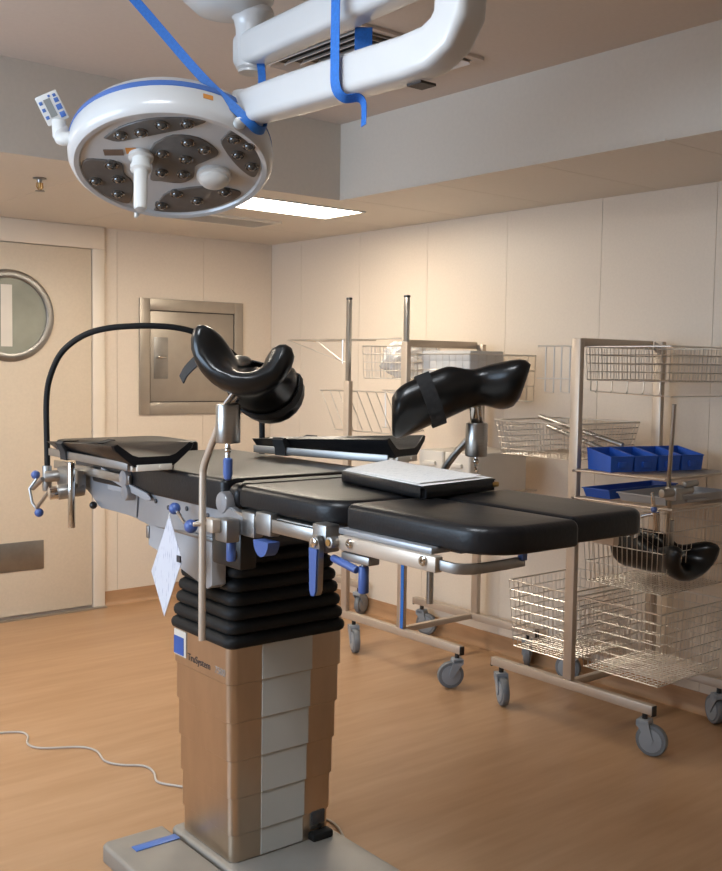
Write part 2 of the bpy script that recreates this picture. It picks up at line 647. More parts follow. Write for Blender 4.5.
# four-way ceiling diffuser
h = thing('air_diffuser', 'square four-way louvred air diffuser in the high ceiling', 'vent', (2.56, 3.10, ZC))
bm = new()
S = .31
for a in ((-S, -S + .03, -S, S), (S - .03, S, -S, S), (-S + .03, S - .03, -S, -S + .03), (-S + .03, S - .03, S - .03, S)):
    box(bm, a[0], a[1], a[2], a[3], -.012, .002)
obj('frame', bm, 'ceiling', h)
bm = new(); box(bm, -S + .03, S - .03, -S + .03, S - .03, -.001, .002)
obj('backing', bm, 'grille_dark', h)
for k in range(6):
    s = .27 - k * .043
    for q in range(4):
        bm = new()
        mt = Matrix.Rotation(q * PI / 2, 4, 'Z') @ Matrix.Translation((0, s, -.012)) @ Matrix.Rotation(-.75, 4, 'X')
        obox(bm, mt, 2 * s - .01, .030, .002)
        obj('louvre', bm, 'ceiling', h, smooth=False)

# sprinkler
h = thing('sprinkler', 'small brass fire sprinkler hanging from the lowered ceiling', 'sprinkler', (1.82, 4.47, ZS))
bm = new(); lathe(bm, [(.028, .001), (.03, -.004), (.012, -.008), (.01, -.02)], 14)
obj('escutcheon', bm, 'steel_matt', h)
bm = new(); cyl(bm, (0, 0, -.018), (0, 0, -.045), .008, 10); tube(bm, [(-.012, 0, -.02), (-.014, 0, -.04), (0, 0, -.055)], .003, 6); tube(bm, [(.012, 0, -.02), (.014, 0, -.04), (0, 0, -.055)], .003, 6)
obj('frame_arms', bm, 'brass', h)
bm = new(); lathe(bm, [(.02, -.055), (.022, -.058), (.004, -.06)], 12)
obj('deflector', bm, 'steel_matt', h)

# ================================================================== operating table
OT = Vector((1.74, 2.60, 0))
ROT = D2R(-1.0)
T = thing('operating_table', 'black padded operating table on a telescopic steel column', 'table', OT, ROT)
TM = Matrix.Translation(OT) @ Matrix.Rotation(ROT, 4, 'Z')

# base
bm = new(); pad(bm, -.20, .20, -.86, .19, 0.0, .055, (.03,) * 4, .012, .003)
b1 = obj('base', bm, 'base_grey', T)
bm = new(); pad(bm, -.42, -.21, -.30, .215, 0.0, .052, (.002, .03, .03, .002), .012, .003)
b2 = obj('base_wing', bm, 'base_grey', T)
bm = new(); box(bm, -.36, -.215, .09, .125, .0535, .0565, .001)
obj('pedal_strip', bm, 'blue_stripe', b2)

# telescopic column
zc = [.70, .60, .487, .373, .261, .149, .056]
for i in range(6):
    k = i * .0062
    bm = new()
    rr = (.028,) * 4
    a = [(.003, zc[i + 1] - .012 if i < 5 else zc[i + 1]), (0, zc[i + 1] - .009 if i < 5 else zc[i + 1] + .003), (0, zc[i] - .003), (.003, zc[i])]
    loft(bm, [[Vector((p, q, z)) for p, q in rrect(-.203 + k * .8, .203 - k, -.171 + k * .6, .171 - k * .6, rr, ins)] for ins, z in a])
    seg = obj('column_segment', bm, 'column_steel', T)
    bm = new()
    yf = -.171 + k * .6
    box(bm, -.094 + k * .4, .083 - k * .5, yf - .0025, yf + .006, (zc[i + 1] - .008) if i < 5 else zc[i + 1] + .004, zc[i] - .004, .001, 1)
    obj('front_strip', bm, 'column_strip', seg, label='matt grey strip down the column face')
# maker's plate
bm = new(); box(bm, -.2055, -.2025, .078, .152, .613, .692, .001, 1)
lp = obj('logo_plate', bm, 'off_white', T)
bm = new(); box(bm, -.2070, -.2050, .090, .150, .617, .672, .0005, 1)
obj('logo_square', bm, 'logo_blue', lp)
mt = Matrix(((0, 0, -1, -.2035), (-1, 0, 0, .070), (0, 1, 0, .612), (0, 0, 0, 1)))
text_mesh('TruSystem', .031, 'maker_lettering', 'ink', T, mt)
mt = Matrix(((0, 0, -1, -.2035), (-1, 0, 0, -.090), (0, 1, 0, .612), (0, 0, 0, 1)))
text_mesh('7500', .029, 'model_lettering', 'ink_grey', T, mt)
# socket and switch at the foot of the column
yf = -.171 + 5 * .0062 * .6
bm = new(); box(bm, .095, .15, yf - .002, yf + .006, .085, .145, .002)
so = obj('socket_plate', bm, 'steel_matt', T)
bm = new(); box(bm, .098, .147, yf - .008, yf, .10, .142, .003)
obj('socket', bm, 'dark_metal', so)
bm = new(); cyl(bm, (.13, yf - .006, .09), (.13, yf, .09), .007, 10)
obj('switch', bm, 'black_plastic', so)
bm = new(); box(bm, .09, .165, yf - .03, yf + .01, .056, .08, .006)
obj('foot_cover', bm, 'rubber', T)

# bellows
for i in range(7):
    z = .695 + i * .039
    k = .006 * i
    bm = new()
    out = [(.016, z - .004), (.003, z + .004), (0, z + .012), (0, z + .02), (.004, z + .028), (.018, z + .036)]
    loft(bm, [[Vector((p, q, zz)) for p, q in rrect(-.213 + k, .213 - k, -.182 + k * .7, .182 - k * .7, (.035,) * 4, ins)] for ins, zz in out])
    obj('bellows_fold', bm, 'rubber', T)
bm = new(); box(bm, -.15, .16, -.13, .13, .95, 1.02, .01)
obj('column_head', bm, 'dark_metal', T)

# housings and side frames below the pads
bm = new()
prism(bm, [(-.125, 1.03), (-.125, .875), (-.10, .862), (.20, .925), (.262, .935), (.262, 1.03)], 0, -.235, -.19)
obj('side_housing', bm, 'pale_grey', T, ang=50)
bm = new()
box(bm, -.24, -.19, .255, .275, .955, .995, .004); box(bm, -.238, -.19, -.13, .27, .998, 1.012, .003)
obj('housing_edge', bm, 'steel_matt', T)
for s in (-1, 1):
    bm = new()
    poly = [(-.27, 1.045), (-.1, 1.025), (.20, 1.005), (.287, 1.012), (.27, 1.10), (.20, 1.113), (-.27, 1.122)]
    prism(bm, poly, 0, s * .262, s * .225)
    bmesh.ops.bevel(bm, geom=bm.edges[:], offset=.004, segments=2, affect='EDGES')
    f = obj('back_frame', bm, 'cast_grey', T)
    for v, z in ((.16, 1.085), (.08, 1.075), (-.03, 1.085), (-.15, 1.08)):
        bm = new(); cyl(bm, (s * .26, v, z), (s * .266, v, z), .007, 10, .001)
        obj('bolt', bm, 'dark_metal', f)
    bm = new()
    poly = [(.295, 1.012), (.40, 1.018), (.58, 1.015), (.64, 1.06), (.76, 1.09), (.78, 1.125), (.56, 1.135), (.285, 1.105)]
    prism(bm, poly, 0, s * .258, s * .215)
    bmesh.ops.bevel(bm, geom=bm.edges[:], offset=.006, segments=2, affect='EDGES')
    f = obj('head_frame', bm, 'cast_grey', T)
    bm = new(); box(bm, s * .254, s * .264, .40, .50, 1.085, 1.115, .004)
    obj('cover_plate', bm, 'pale_grey', f)
    # side rail, upper body
    bm = new(); box(bm, s * .272, s * .284, .30, .90, 1.122, 1.150, .002)
    obj('side_rail', bm, 'steel', T)
    for v0, v1, z0 in ((.33, .37, 1.095), (.75, .85, 1.09)):
        bm = new(); box(bm, s * .235, s * .274, v0, v1, z0, 1.142, .004)
        obj('rail_bracket', bm, 'steel_matt', T)
    # diagonal gas-strut bar
    bm = new()
    sweep(bm, [(s * .272, .52, 1.146), (s * .272, .30, 1.108), (s * .272, .20, 1.095), (s * .272, .175, 1.09)], rsec(.012, .005, .003, 2), scales=[1, 1, 1, .3])
    obj('strut', bm, 'pale_grey', T)
    # hinge discs
    for v, z, r in ((.335, 1.138, .028), (.325, 1.095, .026), (-.262, 1.130, .030)):
        bm = new(); lathe(bm, [(r, 0), (r, .028), (r - .003, .033), (.3 * r, .035), (.3 * r, .0355)], 22, axis_mtx((s * .255, v, z), (s, 0, 0)))
        obj('hinge_disc', bm, 'cast_grey', T)
    # seat rail
    bm = new(); box(bm, s * .272, s * .284, -.70, -.30, 1.082, 1.115, .002)
    obj('side_rail', bm, 'steel', T)
    bm = new(); box(bm, s * .255, s * .288, -.50, -.43, 1.07, 1.128, .005); box(bm, s * .255, s * .285, -.42, -.36, 1.055, 1.12, .005); box(bm, s * .22, s * .27, -.70, -.32, 1.09, 1.118, .004)
    obj('seat_bracket', bm, 'steel_matt', T)
    bm = new()
    prism(bm, [(-.22, 1.10), (-.30, 1.122), (-.42, 1.098), (-.42, 1.062), (-.32, 1.052), (-.22, 1.06)], 0, s * .285, s * .262)
    bmesh.ops.bevel(bm, geom=bm.edges[:], offset=.004, segments=2, affect='EDGES')
    obj('hip_casting', bm, 'cast_grey', T)
    # leg rails
    bm = new(); box(bm, s * .274, s * .296, -1.115, -.79, 1.084, 1.117, .003)
    lr = obj('leg_rail', bm, 'cart_steel', T)
    for v in (-.835, -1.08):
        bm = new(); lathe(bm, [(.011, 0), (.011, .004), (.008, .007), (.004, .007), (.004, .003)], 14, axis_mtx((s * .296, v, 1.104), (s, 0, 0)))
        obj('screw', bm, 'chrome', lr)
    bm = new(); box(bm, s * .225, s * .284, -1.09, -.775, 1.117, 1.131, .003)
    obj('leg_frame', bm, 'cast_grey', T)
    if s > 0:
        continue
    # flat bar bent round the foot end
    bm = new()
    pts = [(s * .283, -1.10, 1.10), (s * .281, -1.14, 1.099)] + [(s * (.281 - .05 + .05 * math.cos(a)), -1.14 - .04 * math.sin(a), 1.098) for a in (.4, .8, 1.2, 1.57)] + [(s * .16, -1.18, 1.098), (s * .10, -1.175, 1.098)]
    sweep(bm, pts, rsec(.011, .004, .002, 2), up=(0, 0, 1))
    obj('end_bar', bm, 'steel_matt', T)
    bm = new(); box(bm, s * .105, s * .12, -1.19, -1.175, 1.102, 1.128, .002)
    obj('pad_catch', bm, 'blue_handle', T)
    # knee clamp with lever
    bm = new(); box(bm, s * .262, s * .305, -.755, -.70, 1.07, 1.135, .006); cyl(bm, (s * .29, -.78, 1.10), (s * .315, -.78, 1.10), .014, 14, .003)
    obj('knee_joint', bm, 'steel_matt', T)
    bm = new(); cyl(bm, (s * .30, -.78, 1.10), (s * .318, -.78, 1.10), .008, 10)
    obj('brass_screw', bm, 'brass', T)
    bm = new()
    sec = [(0.018, 1.06), (.020, 1.09), (.010, 1.11), (-.010, 1.11), (-.020, 1.09), (-.018, 1.06), (-.015, .985), (-.008, .972), (.008, .972), (.015, .985)]
    prism(bm, [(-.735 + a, z) for a, z in sec], 0, s * .308, s * .322)
    lv = obj('lever', bm, 'steel', T)
    bm = new()
    prism(bm, [(-.735 + a * .78, (z - 1.035) * .93 + 1.03) for a, z in sec if z < 1.1], 0, s * .320, s * .3265)
    obj('grip', bm, 'blue_handle', lv)
    bm = new(); cyl(bm, (s * .30, -.735, 1.095), (s * .328, -.735, 1.095), .012, 12, .003)
    obj('pivot', bm, 'chrome', lv)
    # blue half-round release knob below the seat
    bm = new()
    prism(bm, [(-.475 + .034 * math.cos(a), 1.058 - .040 * math.sin(a)) for a in [i * PI / 8 for i in range(9)]], 0, s * .30, s * .265)
    obj('release_knob', bm, 'blue_handle', T)
    bm = new(); cyl(bm, (s * .295, -.77, 1.062), (s * .295, -.86, 1.048), .009, 12, .003)
    obj('cross_grip', bm, 'blue_handle', T)
    # hanging blue grips
    bm = new(); cyl(bm, (s * .28, -.865, 1.085), (s * .28, -.865, 1.055), .006, 10); box(bm, s * .262, s * .295, -.90, -.80, 1.062, 1.082, .004)
    obj('grip_stem', bm, 'steel_matt', T)
    bm = new(); cyl(bm, (s * .28, -.865, 1.057), (s * .28, -.865, .995), .012, 12, .004)
    obj('grip', bm, 'blue_handle', T)
# cross plate below the seat and pads
bm = new(); box(bm, -.225, .225, -.72, -.30, 1.10, 1.122)
box(bm, -.225, .225, -.28, .62, 1.08, 1.10); box(bm, -.16, .16, .60, 1.0, 1.12, 1.165)
obj('deck_plate', bm, 'dark_metal', T)
bm = new(); box(bm, -.23, -.02, -1.12, -.78, 1.118, 1.128); box(bm, .02, .23, -1.12, -.78, 1.118, 1.128)
obj('leg_deck', bm, 'dark_metal', T)
# pads
bm = new(); pad(bm, -.27, .27, -.245, .625, 1.102, 1.19, (.03, .03, .02, .02), .014, .008)
obj('back_pad', bm, 'vinyl', T)
bm = new(); pad(bm, -.27, .27, -.755, -.315, 1.124, 1.184, (.02, .02, .09, .09), .022, .01)
obj('seat_pad', bm, 'vinyl', T)
bm = new(); pad(bm, -.265, .265, -.312, -.250, 1.115, 1.182, (.02,) * 4, .028, .02)
obj('hip_pad', bm, 'vinyl', T)
bm = new(); pad(bm, -.268, -.004, -1.245, -.772, 1.129, 1.186, (.02, .025, .10, .015), .018, .008)
obj('leg_pad', bm, 'vinyl', T)
bm = new(); pad(bm, .004, .268, -1.218, -.772, 1.129, 1.186, (.025, .02, .015, .05), .018, .008)
obj('leg_pad', bm, 'vinyl', T)
bm = new(); pad(bm, -.225, .215, .74, 1.08, 1.166, 1.212, (.07, .07, .02, .02), .012, .006)
obj('head_pad', bm, 'vinyl', T)
# black box and brass hook under the hip joint
bm = new(); box(bm, -.245, -.19, -.29, -.14, .945, 1.045, .008)
cb = obj('cable_box', bm, 'black_plastic', T)
bm = new()
tube(bm, [(-.248, -.255 + .017 * math.cos(a), .985 + .019 * math.sin(a)) for a in [(-.6 + i * .35) for i in range(13)]], .004, 8)
obj('brass_hook', bm, 'brass', cb)


# ------------------------------------------------------------------ things clamped to the table
def tthing(name, label, cat, loc, group=None, rz=0.0):
    """a thing placed in the table's frame"""
    p = TM @ Vector(loc)
    return thing(name, label, cat, p, ROT + rz, group)


def trough(axis, center, roll, length, name_parent, pht=((0, 98), (.34, 86), (.66, 114), (1, 114)), rt_=((0, .086), (.34, .057), (.6, .064), (1, .063)), bend=0.0):
    """anatomical leg cushion: thick gutter open upwards, flared at the rim end"""
    a = Vector(axis).normalized()          # rim -> tail
    side = Vector((0, 0, 1)).cross(a).normalized()
    upv = a.cross(side).normalized()
    q = Matrix.Rotation(roll, 3, a)
    side, upv = q @ side, q @ upv
    bm_ = new()
    rings = []
    NS = 28
    def ip(tab, x):
        for (x0, y0), (x1, y1) in zip(tab, tab[1:]):
            if x <= x1:
                t_ = (x - x0) / (x1 - x0)
                t_ = t_ * t_ * (3 - 2 * t_)
                return y0 + (y1 - y0) * t_
        return tab[-1][1]
    for i in range(NS + 1):
        s = i / NS
        fl = max(0.0, 1 - s / .32) ** 1.5
        R = ip(rt_, s)
        th = ip([(0, .030), (.14, .030), (.34, .023), (.6, .025), (1, .026)], s)
        ph = D2R(ip(pht, s))
        lift = 0.0
        wide = 1.05 + .22 * fl
        endr = 1.0
        if s < .15:
            endr = math.sqrt(max(.03, 1 - ((.15 - s) / .15) ** 2))
        if s > .88:
            endr = math.sqrt(max(.03, 1 - ((s - .88) / .12) ** 2))
        t = th * endr
        c = Vector(center) + a * ((s - .45) * length) - Vector((0, 0, bend * max(0.0, s - .25) ** 1.3))
        ring = []
        K = 14
        # outer from -ph to ph, end cap, inner back, end cap
        def P(rad, ang):
            return c + side * (rad * wide * math.sin(ang)) + upv * (lift + R * .35 - rad * math.cos(ang) * (1.0 - .1 * fl)) + a * (-.022 * fl * (1 - math.cos(ang)))
        for k in range(K + 1):
            ring.append(P(R + t, -ph + 2 * ph * k / K))
        for k in range(1, 5):
            e = k / 5 * PI
            ring.append(P(R + t * math.cos(e), ph + t * math.sin(e) / R))
        for k in range(K + 1):
            ring.append(P(R - t, ph - 2 * ph * k / K))
        for k in range(1, 5):
            e = k / 5 * PI
            ring.append(P(R - t * math.cos(e), -ph - t * math.sin(e) / R))
        rings.append(ring)
    loft(bm_, rings)
    return bm_, a, side, upv


def leg_support(name, label, root_loc, s):
    """s=-1 near rail, +1 far rail; local coordinates follow the table frame"""
    rootu, rootv, rootz = root_loc
    h = tthing(name, label, 'leg support', root_loc, 'knee supports clamped to the table')

    def P(u, v, z):
        return Vector((u - rootu, v - rootv, z - rootz))
    return h, P


# near leg support ---------------------------------------------------
h, P = leg_support('leg_support', 'black knee support whose pole hangs in front of the column and paper card', (-.30, -.30, 1.10), -1)
bm = new(); box(bm, *[c for c in ()] ) if False else None
q = P(-.30, -.33, 1.10)
bm.free(); bm = new(); box(bm, q.x - .03, q.x + .012, q.y - .03, q.y + .03, q.z - .062, q.z - .002, .005)
cl = obj('rail_clamp', bm, 'steel_matt', h)
bm = new(); cyl(bm, P(-.30, -.33, 1.055), P(-.30, -.33, 1.035), .008, 10); cyl(bm, P(-.30, -.335, 1.04), P(-.30, -.335, .985), .013, 12, .004)
obj('clamp_grip', bm, 'blue_handle', cl)
bm = new(); a = P(-.34, -.30, 1.08); box(bm, a.x - .014, a.x + .014, a.y - .03, a.y + .02, a.z - .018, a.z + .018, .004); cyl(bm, P(-.335, -.30, 1.083), P(-.385, -.285, 1.083), .006, 12, .001)
obj('pole_socket', bm, 'cart_steel', h)
bm = new()
pts = spline([P(-.36, -.29, .775), P(-.36, -.29, 1.0), P(-.36, -.29, 1.19), P(-.36, -.295, 1.23), P(-.36, -.315, 1.265), P(-.36, -.365, 1.335), P(-.36, -.385, 1.36)], 5)
tube(bm, pts, .0095, 12)
obj('pole', bm, 'cart_steel', h)
bm = new(); cyl(bm, P(-.36, -.415, 1.303), P(-.36, -.415, 1.40), .031, 24, .003)
cy = obj('swivel_cylinder', bm, 'steel', h)
bm = new(); cyl(bm, P(-.36, -.415, 1.30), P(-.36, -.415, 1.262), .006, 10); ball(bm, P(-.36, -.415, 1.285), .009)
obj('grip_stem', bm, 'chrome', cy)
bm = new(); lathe(bm, [(.008, 0), (.012, .004), (.012, .04), (.010, .052), (.006, .056)], 14, axis_mtx(P(-.36, -.415, 1.266), (0, 0, -1)))
obj('grip', bm, 'blue_handle', cy)
bm = new(); cyl(bm, P(-.358, -.418, 1.398), P(-.335, -.432, 1.435), .014, 14, .003); ball(bm, P(-.333, -.436, 1.437), .019); cyl(bm, P(-.374, -.425, 1.40), P(-.355, -.440, 1.432), .007, 10)
obj('ball_joint', bm, 'chrome', h)
ax = (.215, .195, -.105)
LC = (-.404 + .45 * .215 * 1.1, -.531 + .45 * .195 * 1.1, 1.512 - .45 * .105 * 1.1)
bm, a, sd, uv = trough(ax, P(*LC), D2R(13), .34, h)
obj('cushion', bm, 'vinyl_soft', h, ang=60)


def strap_ring(center, a, sd, uv, r, wdt, lift, th=.0035):
    """band round the outside of the cushion, drawn straight across its open top"""
    bm_ = new()
    pts = []
    N = 24
    e = D2R(116)
    for k in range(N + 1):
        an = -e + 2 * e * k / N
        pts.append((Vector(center) + sd * (1.05 * r * math.sin(an)) + uv * (lift - r * math.cos(an)), (sd * math.sin(an) - uv * math.cos(an)).normalized()))
    p1, p0 = pts[-1][0], pts[0][0]
    for k in range(1, 5):
        pts.append((p1.lerp(p0, k / 5) + uv * .004, uv))
    rings = [[p - a * wdt / 2, p + a * wdt / 2, p + a * wdt / 2 + nrm * th, p - a * wdt / 2 + nrm * th] for p, nrm in pts]
    loft(bm_, rings + [rings[0]], caps=False)
    bmesh.ops.remove_doubles(bm_, verts=bm_.verts[:], dist=1e-5)
    return bm_


cc = P(*LC) + Vector(ax).normalized() * .085
bm = strap_ring(cc, a, sd, uv, .0905, .040, .022)
obj('strap', bm, 'strap_black', h)
bm = new()
sweep(bm, spline([P(-.40, -.37, 1.525), P(-.41, -.34, 1.505), P(-.42, -.31, 1.48), P(-.425, -.295, 1.458)], 4), rsec(.019, .002, .001, 1), up=(.35, .1, .9))
obj('strap_end', bm, 'strap_black', h)

# far leg support ----------------------------------------------------
h, P = leg_support('leg_support', 'black knee support standing behind the papers on the padded table', (.30, -.42, 1.10), 1)
q = P(.30, -.42, 1.10)
bm = new(); box(bm, q.x - .012, q.x + .03, q.y - .03, q.y + .03, q.z - .045, q.z + .035, .005)
obj('rail_clamp', bm, 'steel_matt', h)
bm = new()
tube(bm, spline([P(.345, -.40, .80), P(.345, -.40, 1.06), P(.345, -.41, 1.13), P(.35, -.46, 1.22), P(.355, -.53, 1.29), P(.36, -.555, 1.31)], 5), .0105, 12)
obj('pole', bm, 'steel', h)
bm = new(); cyl(bm, P(.36, -.565, 1.25), P(.36, -.565, 1.345), .031, 24, .003)
cy = obj('swivel_cylinder', bm, 'steel', h)
bm = new(); cyl(bm, P(.36, -.565, 1.25), P(.36, -.565, 1.222), .005, 10); ball(bm, P(.36, -.565, 1.236), .009); tube(bm, [P(.36, -.565, 1.222), P(.363, -.567, 1.213), P(.36, -.565, 1.206)], .006, 8)
obj('grip_stem', bm, 'chrome', cy)
bm = new(); cyl(bm, P(.358, -.562, 1.345), P(.335, -.575, 1.400), .014, 14, .003); ball(bm, P(.335, -.575, 1.403), .018); cyl(bm, P(.372, -.57, 1.345), P(.350, -.585, 1.40), .007, 10)
obj('ball_joint', bm, 'chrome', h)
ax = (-.217, .19, -.004)
RC = (.412 - .45 * .217 * 1.15, -.66 + .45 * .19 * 1.15, 1.456)
bm, a, sd, uv = trough(ax, P(*RC), D2R(9), .345, h, ((0, 92), (.18, 84), (.34, 84), (.6, 108), (1, 106)), ((0, .082), (.32, .055), (.6, .067), (1, .070)), .14)
obj('cushion', bm, 'vinyl_soft', h, ang=60)
cc = P(*RC) + Vector(ax).normalized() * .085 - Vector((0, 0, .14 * .45 ** 1.3))
a = Vector((-.217, .19, -.12)).normalized(); uv = a.cross(sd).normalized()
bm = strap_ring(cc, a, sd, uv, .0945, .040, .024)
obj('strap', bm, 'strap_black', h)


# arm boards ---------------------------------------------------------
def arm_board(label, loc, rz, length, kw=1.0):
    """runs along +y from its open foot end at the origin"""
    h = tthing('arm_board', label, 'arm board', loc, 'arm boards lying along the table', rz)
    prof = [(-.125, .046), (-.075, .006), (-.062, -.002), (.062, -.002), (.075, .006), (.125, .046), (.130, .060), (.118, .064), (.070, .032), (.05, .026), (-.05, .026), (-.070, .032), (-.118, .064), (-.130, .060)]
    bm = new()

    def tap(y):
        k = kw * (1 - .42 * (y / length))
        return k
    rings = []
    for j, (y, k) in enumerate(((.0, .96), (.006, 1), (length * .33, 1), (length * .66, 1), (length - .006, 1), (length, .96))):
        kk = tap(y)
        rings.append([Vector((p * k * kk, y, q if q < .03 else .03 + (q - .03) * (kk / kw * 2.4 - 1.4))) for p, q in prof])
    loft(bm, rings)
    obj('gutter_pad', bm, 'vinyl', h)
    bm = new(); box(bm, -.066, .066, .006, length - .02, -.016, .001, .003)
    bd = obj('board', bm, 'cart_steel', h)
    bm = new(); box(bm, -.055, .055, -.004, .006, -.014, .004, .001); cyl(bm, (.02, -.003, -.005), (.02, -.009, -.005), .006, 10)
    obj('end_plate', bm, 'off_white', bd)
    bm = new(); box(bm, -.075, -.066, .02, length - .02, -.014, .010, .002); box(bm, .066, .075, .02, length - .02, -.014, .010, .002)
    obj('edge_rail', bm, 'steel_matt', bd)
    y = length * .72
    bm = new()
    pp = [(-.092, .034), (-.078, .006), (-.076, -.018), (.076, -.018), (.078, .006), (.092, .034), (.084, .042), (.05, .034), (-.05, .034), (-.084, .042)]
    ring = [Vector((p * 1.03, y, q)) for p, q in pp]
    ring2 = [Vector((p * 1.03, y + .045, q)) for p, q in pp]
    loft(bm, [ring, ring2])
    obj('strap', bm, 'strap_black', h)
    return h


arm_board('black gutter arm board over the rail beside the blue-balled clamp', (-.335, .03, 1.207), 0.0, .62)
arm_board('black gutter arm board angled over the table behind the papers', (.375, -.25, 1.222), D2R(16), .58, .85)

# screen arch --------------------------------------------------------
h = tthing('screen_arch', 'thin black flexible hose bowed over the head of the table', 'hose', (-.32, .87, 1.10))
o0 = Vector((-.32, .87, 1.10))
pts = [(-.32, .868, 1.07), (-.32, .868, 1.18), (-.315, .885, 1.36), (-.302, .87, 1.46), (-.27, .825, 1.545), (-.20, .745, 1.605), (-.08, .65, 1.626), (.06, .57, 1.617), (.18, .515, 1.56), (.27, .49, 1.47), (.31, .482, 1.39), (.32, .48, 1.28), (.32, .48, 1.11)]
bm = new(); tube(bm, spline([Vector(p) - o0 for p in pts], 8), .0105, 10)
obj('hose', bm, 'rubber', h)
bm = new(); cyl(bm, (0, .0, -.055), (0, 0, .035), .016, 14, .003)
obj('sleeve', bm, 'steel_matt', h)
bm = new(); box(bm, .615, .64, -.415, -.365, -.02, .05, .004)
obj('far_clamp', bm, 'steel_matt', h)

# clamp with two blue balls at the head end
h = tthing('rail_clamp', 'steel rail clamp with a vertical post and blue-balled T-handle', 'clamp', (-.30, .74, 1.09))
o0 = Vector((-.30, .74, 1.09))


def PP(u, v, z):
    return Vector((u, v, z)) - o0


bm = new()
cyl(bm, PP(-.275, .66, 1.075), PP(-.36, .68, 1.062), .026, 18, .004)
cyl(bm, PP(-.275, .80, 1.105), PP(-.345, .83, 1.10), .020, 16, .004)
a = PP(-.285, .70, 1.09); box(bm, a.x - .02, a.x + .01, a.y - .06, a.y + .12, a.z - .03, a.z + .045, .005)
obj('clamp_block', bm, 'steel_matt', h)
bm = new(); cyl(bm, PP(-.325, .645, .945), PP(-.325, .645, 1.165), .012, 14, .002)
obj('post', bm, 'chrome', h)
bm = new(); lathe(bm, [(.020, 0), (.022, .006), (.022, .03), (.014, .034)], 16, axis_mtx(PP(-.355, .68, 1.063), (-1, .2, -.1)))
obj('end_cap', bm, 'chrome', h)
bm = new(); tube(bm, [PP(-.34, .915, 1.085), PP(-.36, .93, 1.05), PP(-.355, .92, 1.0), PP(-.34, .90, .97)], .005, 8); cyl(bm, PP(-.34, .86, 1.09), PP(-.35, .925, 1.05), .008, 10); cyl(bm, PP(-.35, .89, .985), PP(-.335, .80, 1.06), .006, 8)
th = obj('t_handle', bm, 'steel_matt', h)
for p in ((-.34, .925, 1.098), (-.34, .895, .967)):
    bm = new(); ball(bm, PP(*p), .016, 14)
    obj('ball_knob', bm, 'blue_handle', th)
bm = new(); ball(bm, PP(-.268, .60, 1.022), .013, 12)
obj('black_knob', bm, 'black_plastic', h)

# lever with two blue knobs on the near frame
h = tthing('clamp_lever', 'short steel lever with two round blue knobs beside the hanging card', 'lever', (-.30, -.06, 1.08))
o0 = Vector((-.30, -.06, 1.08))
bm = new(); cyl(bm, PP(-.26, -.13, 1.062), PP(-.325, -.145, 1.06), .009, 12); tube(bm, [PP(-.315, -.06, 1.09), PP(-.322, -.125, 1.062), PP(-.325, -.15, 1.06)], .005, 8)
obj('lever_arm', bm, 'chrome', h)
for p, r in (((-.315, -.055, 1.092), .017), ((-.322, -.160, 1.056), .019)):
    bm = new(); ball(bm, PP(*p), r, 14)
    obj('ball_knob', bm, 'blue_handle', h)

# hanging laminated card
h = tthing('hanging_card', 'white printed paper card hanging by its corner below the table', 'card', (-.325, -.044, 1.075))
c4 = [(-.044, 1.072), (-.126, .958), (-.033, .783), (.053, .898)]
bm = new()
loft(bm, [[Vector((-.002 - (1.072 - z) * .03, v + .044, z - 1.075)) for v, z in c4], [Vector((-.0005 - (1.072 - z) * .03, v + .044, z - 1.075)) for v, z in c4]])
obj('card', bm, 'card_print', h, smooth=False)
bm = new(); box(bm, -.0105, -.007, -.079, -.060, -.124, -.106)
obj('card_mark', bm, 'ink', h)
bm = new()
tube(bm, [(.012, -.012, .03), (-.002, .0, .0), (-.0035, .001, -.012)], .0012, 6)
obj('loop', bm, 'white_plastic', h)

# folder with papers on the seat
h = tthing('folder', 'flat black padded folder lying on the seat of the table', 'folder', (.09, -.61, 1.187), None, D2R(0))
zb = 1.187
cors = [(-.02, -.43), (-.085, -.84), (.205, -.80), (.285, -.31)]


def quad_ring(cs, z, ins=0.0):
    c = Vector((sum(p[0] for p in cs) / 4, sum(p[1] for p in cs) / 4))
    return [Vector((c.x + (p[0] - c.x) * (1 - ins) - .09, c.y + (p[1] - c.y) * (1 - ins) + .61, z)) for p in cs]


bm = new(); loft(bm, [quad_ring(cors, .001, .03), quad_ring(cors, .004, .005), quad_ring(cors, .015, 0), quad_ring(cors, .027, .005), quad_ring(cors, .030, .02)])
bmesh.ops.bevel(bm, geom=[e for e in bm.edges if abs(e.verts[0].co.z - e.verts[1].co.z) > .004], offset=.012, segments=3, affect='EDGES')
obj('cover', bm, 'vinyl', h, ang=50)
bm = new(); a = quad_ring(cors, 0)[2]; box(bm, a.x - .02, a.x + .004, a.y - .004, a.y + .03, .010, .024, .004)
obj('clasp', bm, 'brass', h)
ps = tthing('paper_sheet', 'printed white paper sheets spread on the black folder', 'paper', (.09, -.61, 1.218), None, 0)
for k, (dx, dy, sc, rz_, dz) in enumerate(((0, 0, .95, 0, 0), (.012, .03, .86, .05, .0016), (-.008, -.015, .80, -.04, .0032))):
    bm = new()
    r0 = quad_ring(cors, 0, 1 - sc)
    mm = Matrix.Translation((dx, dy, dz)) @ Matrix.Rotation(rz_, 4, 'Z')
    N = 6
    lo, hi = [], []
    for i in range(N + 1):
        s_ = i / N
        a_, b_ = mm @ r0[0].lerp(r0[1], s_), mm @ r0[3].lerp(r0[2], s_)
        lift_ = .001 + .0012 * math.sin(3 * s_ + k) ** 2 + (.012 * max(0, .3 - s_) if k == 1 else 0)
        z = Vector((0, 0, 1))
        lo.append([a_ + z * .0004, a_ + z * .0012, b_ + z * (lift_ + .0008), b_ + z * lift_])
    loft(bm, lo)
    obj('sheet', bm, 'paper_print', ps, smooth=False)

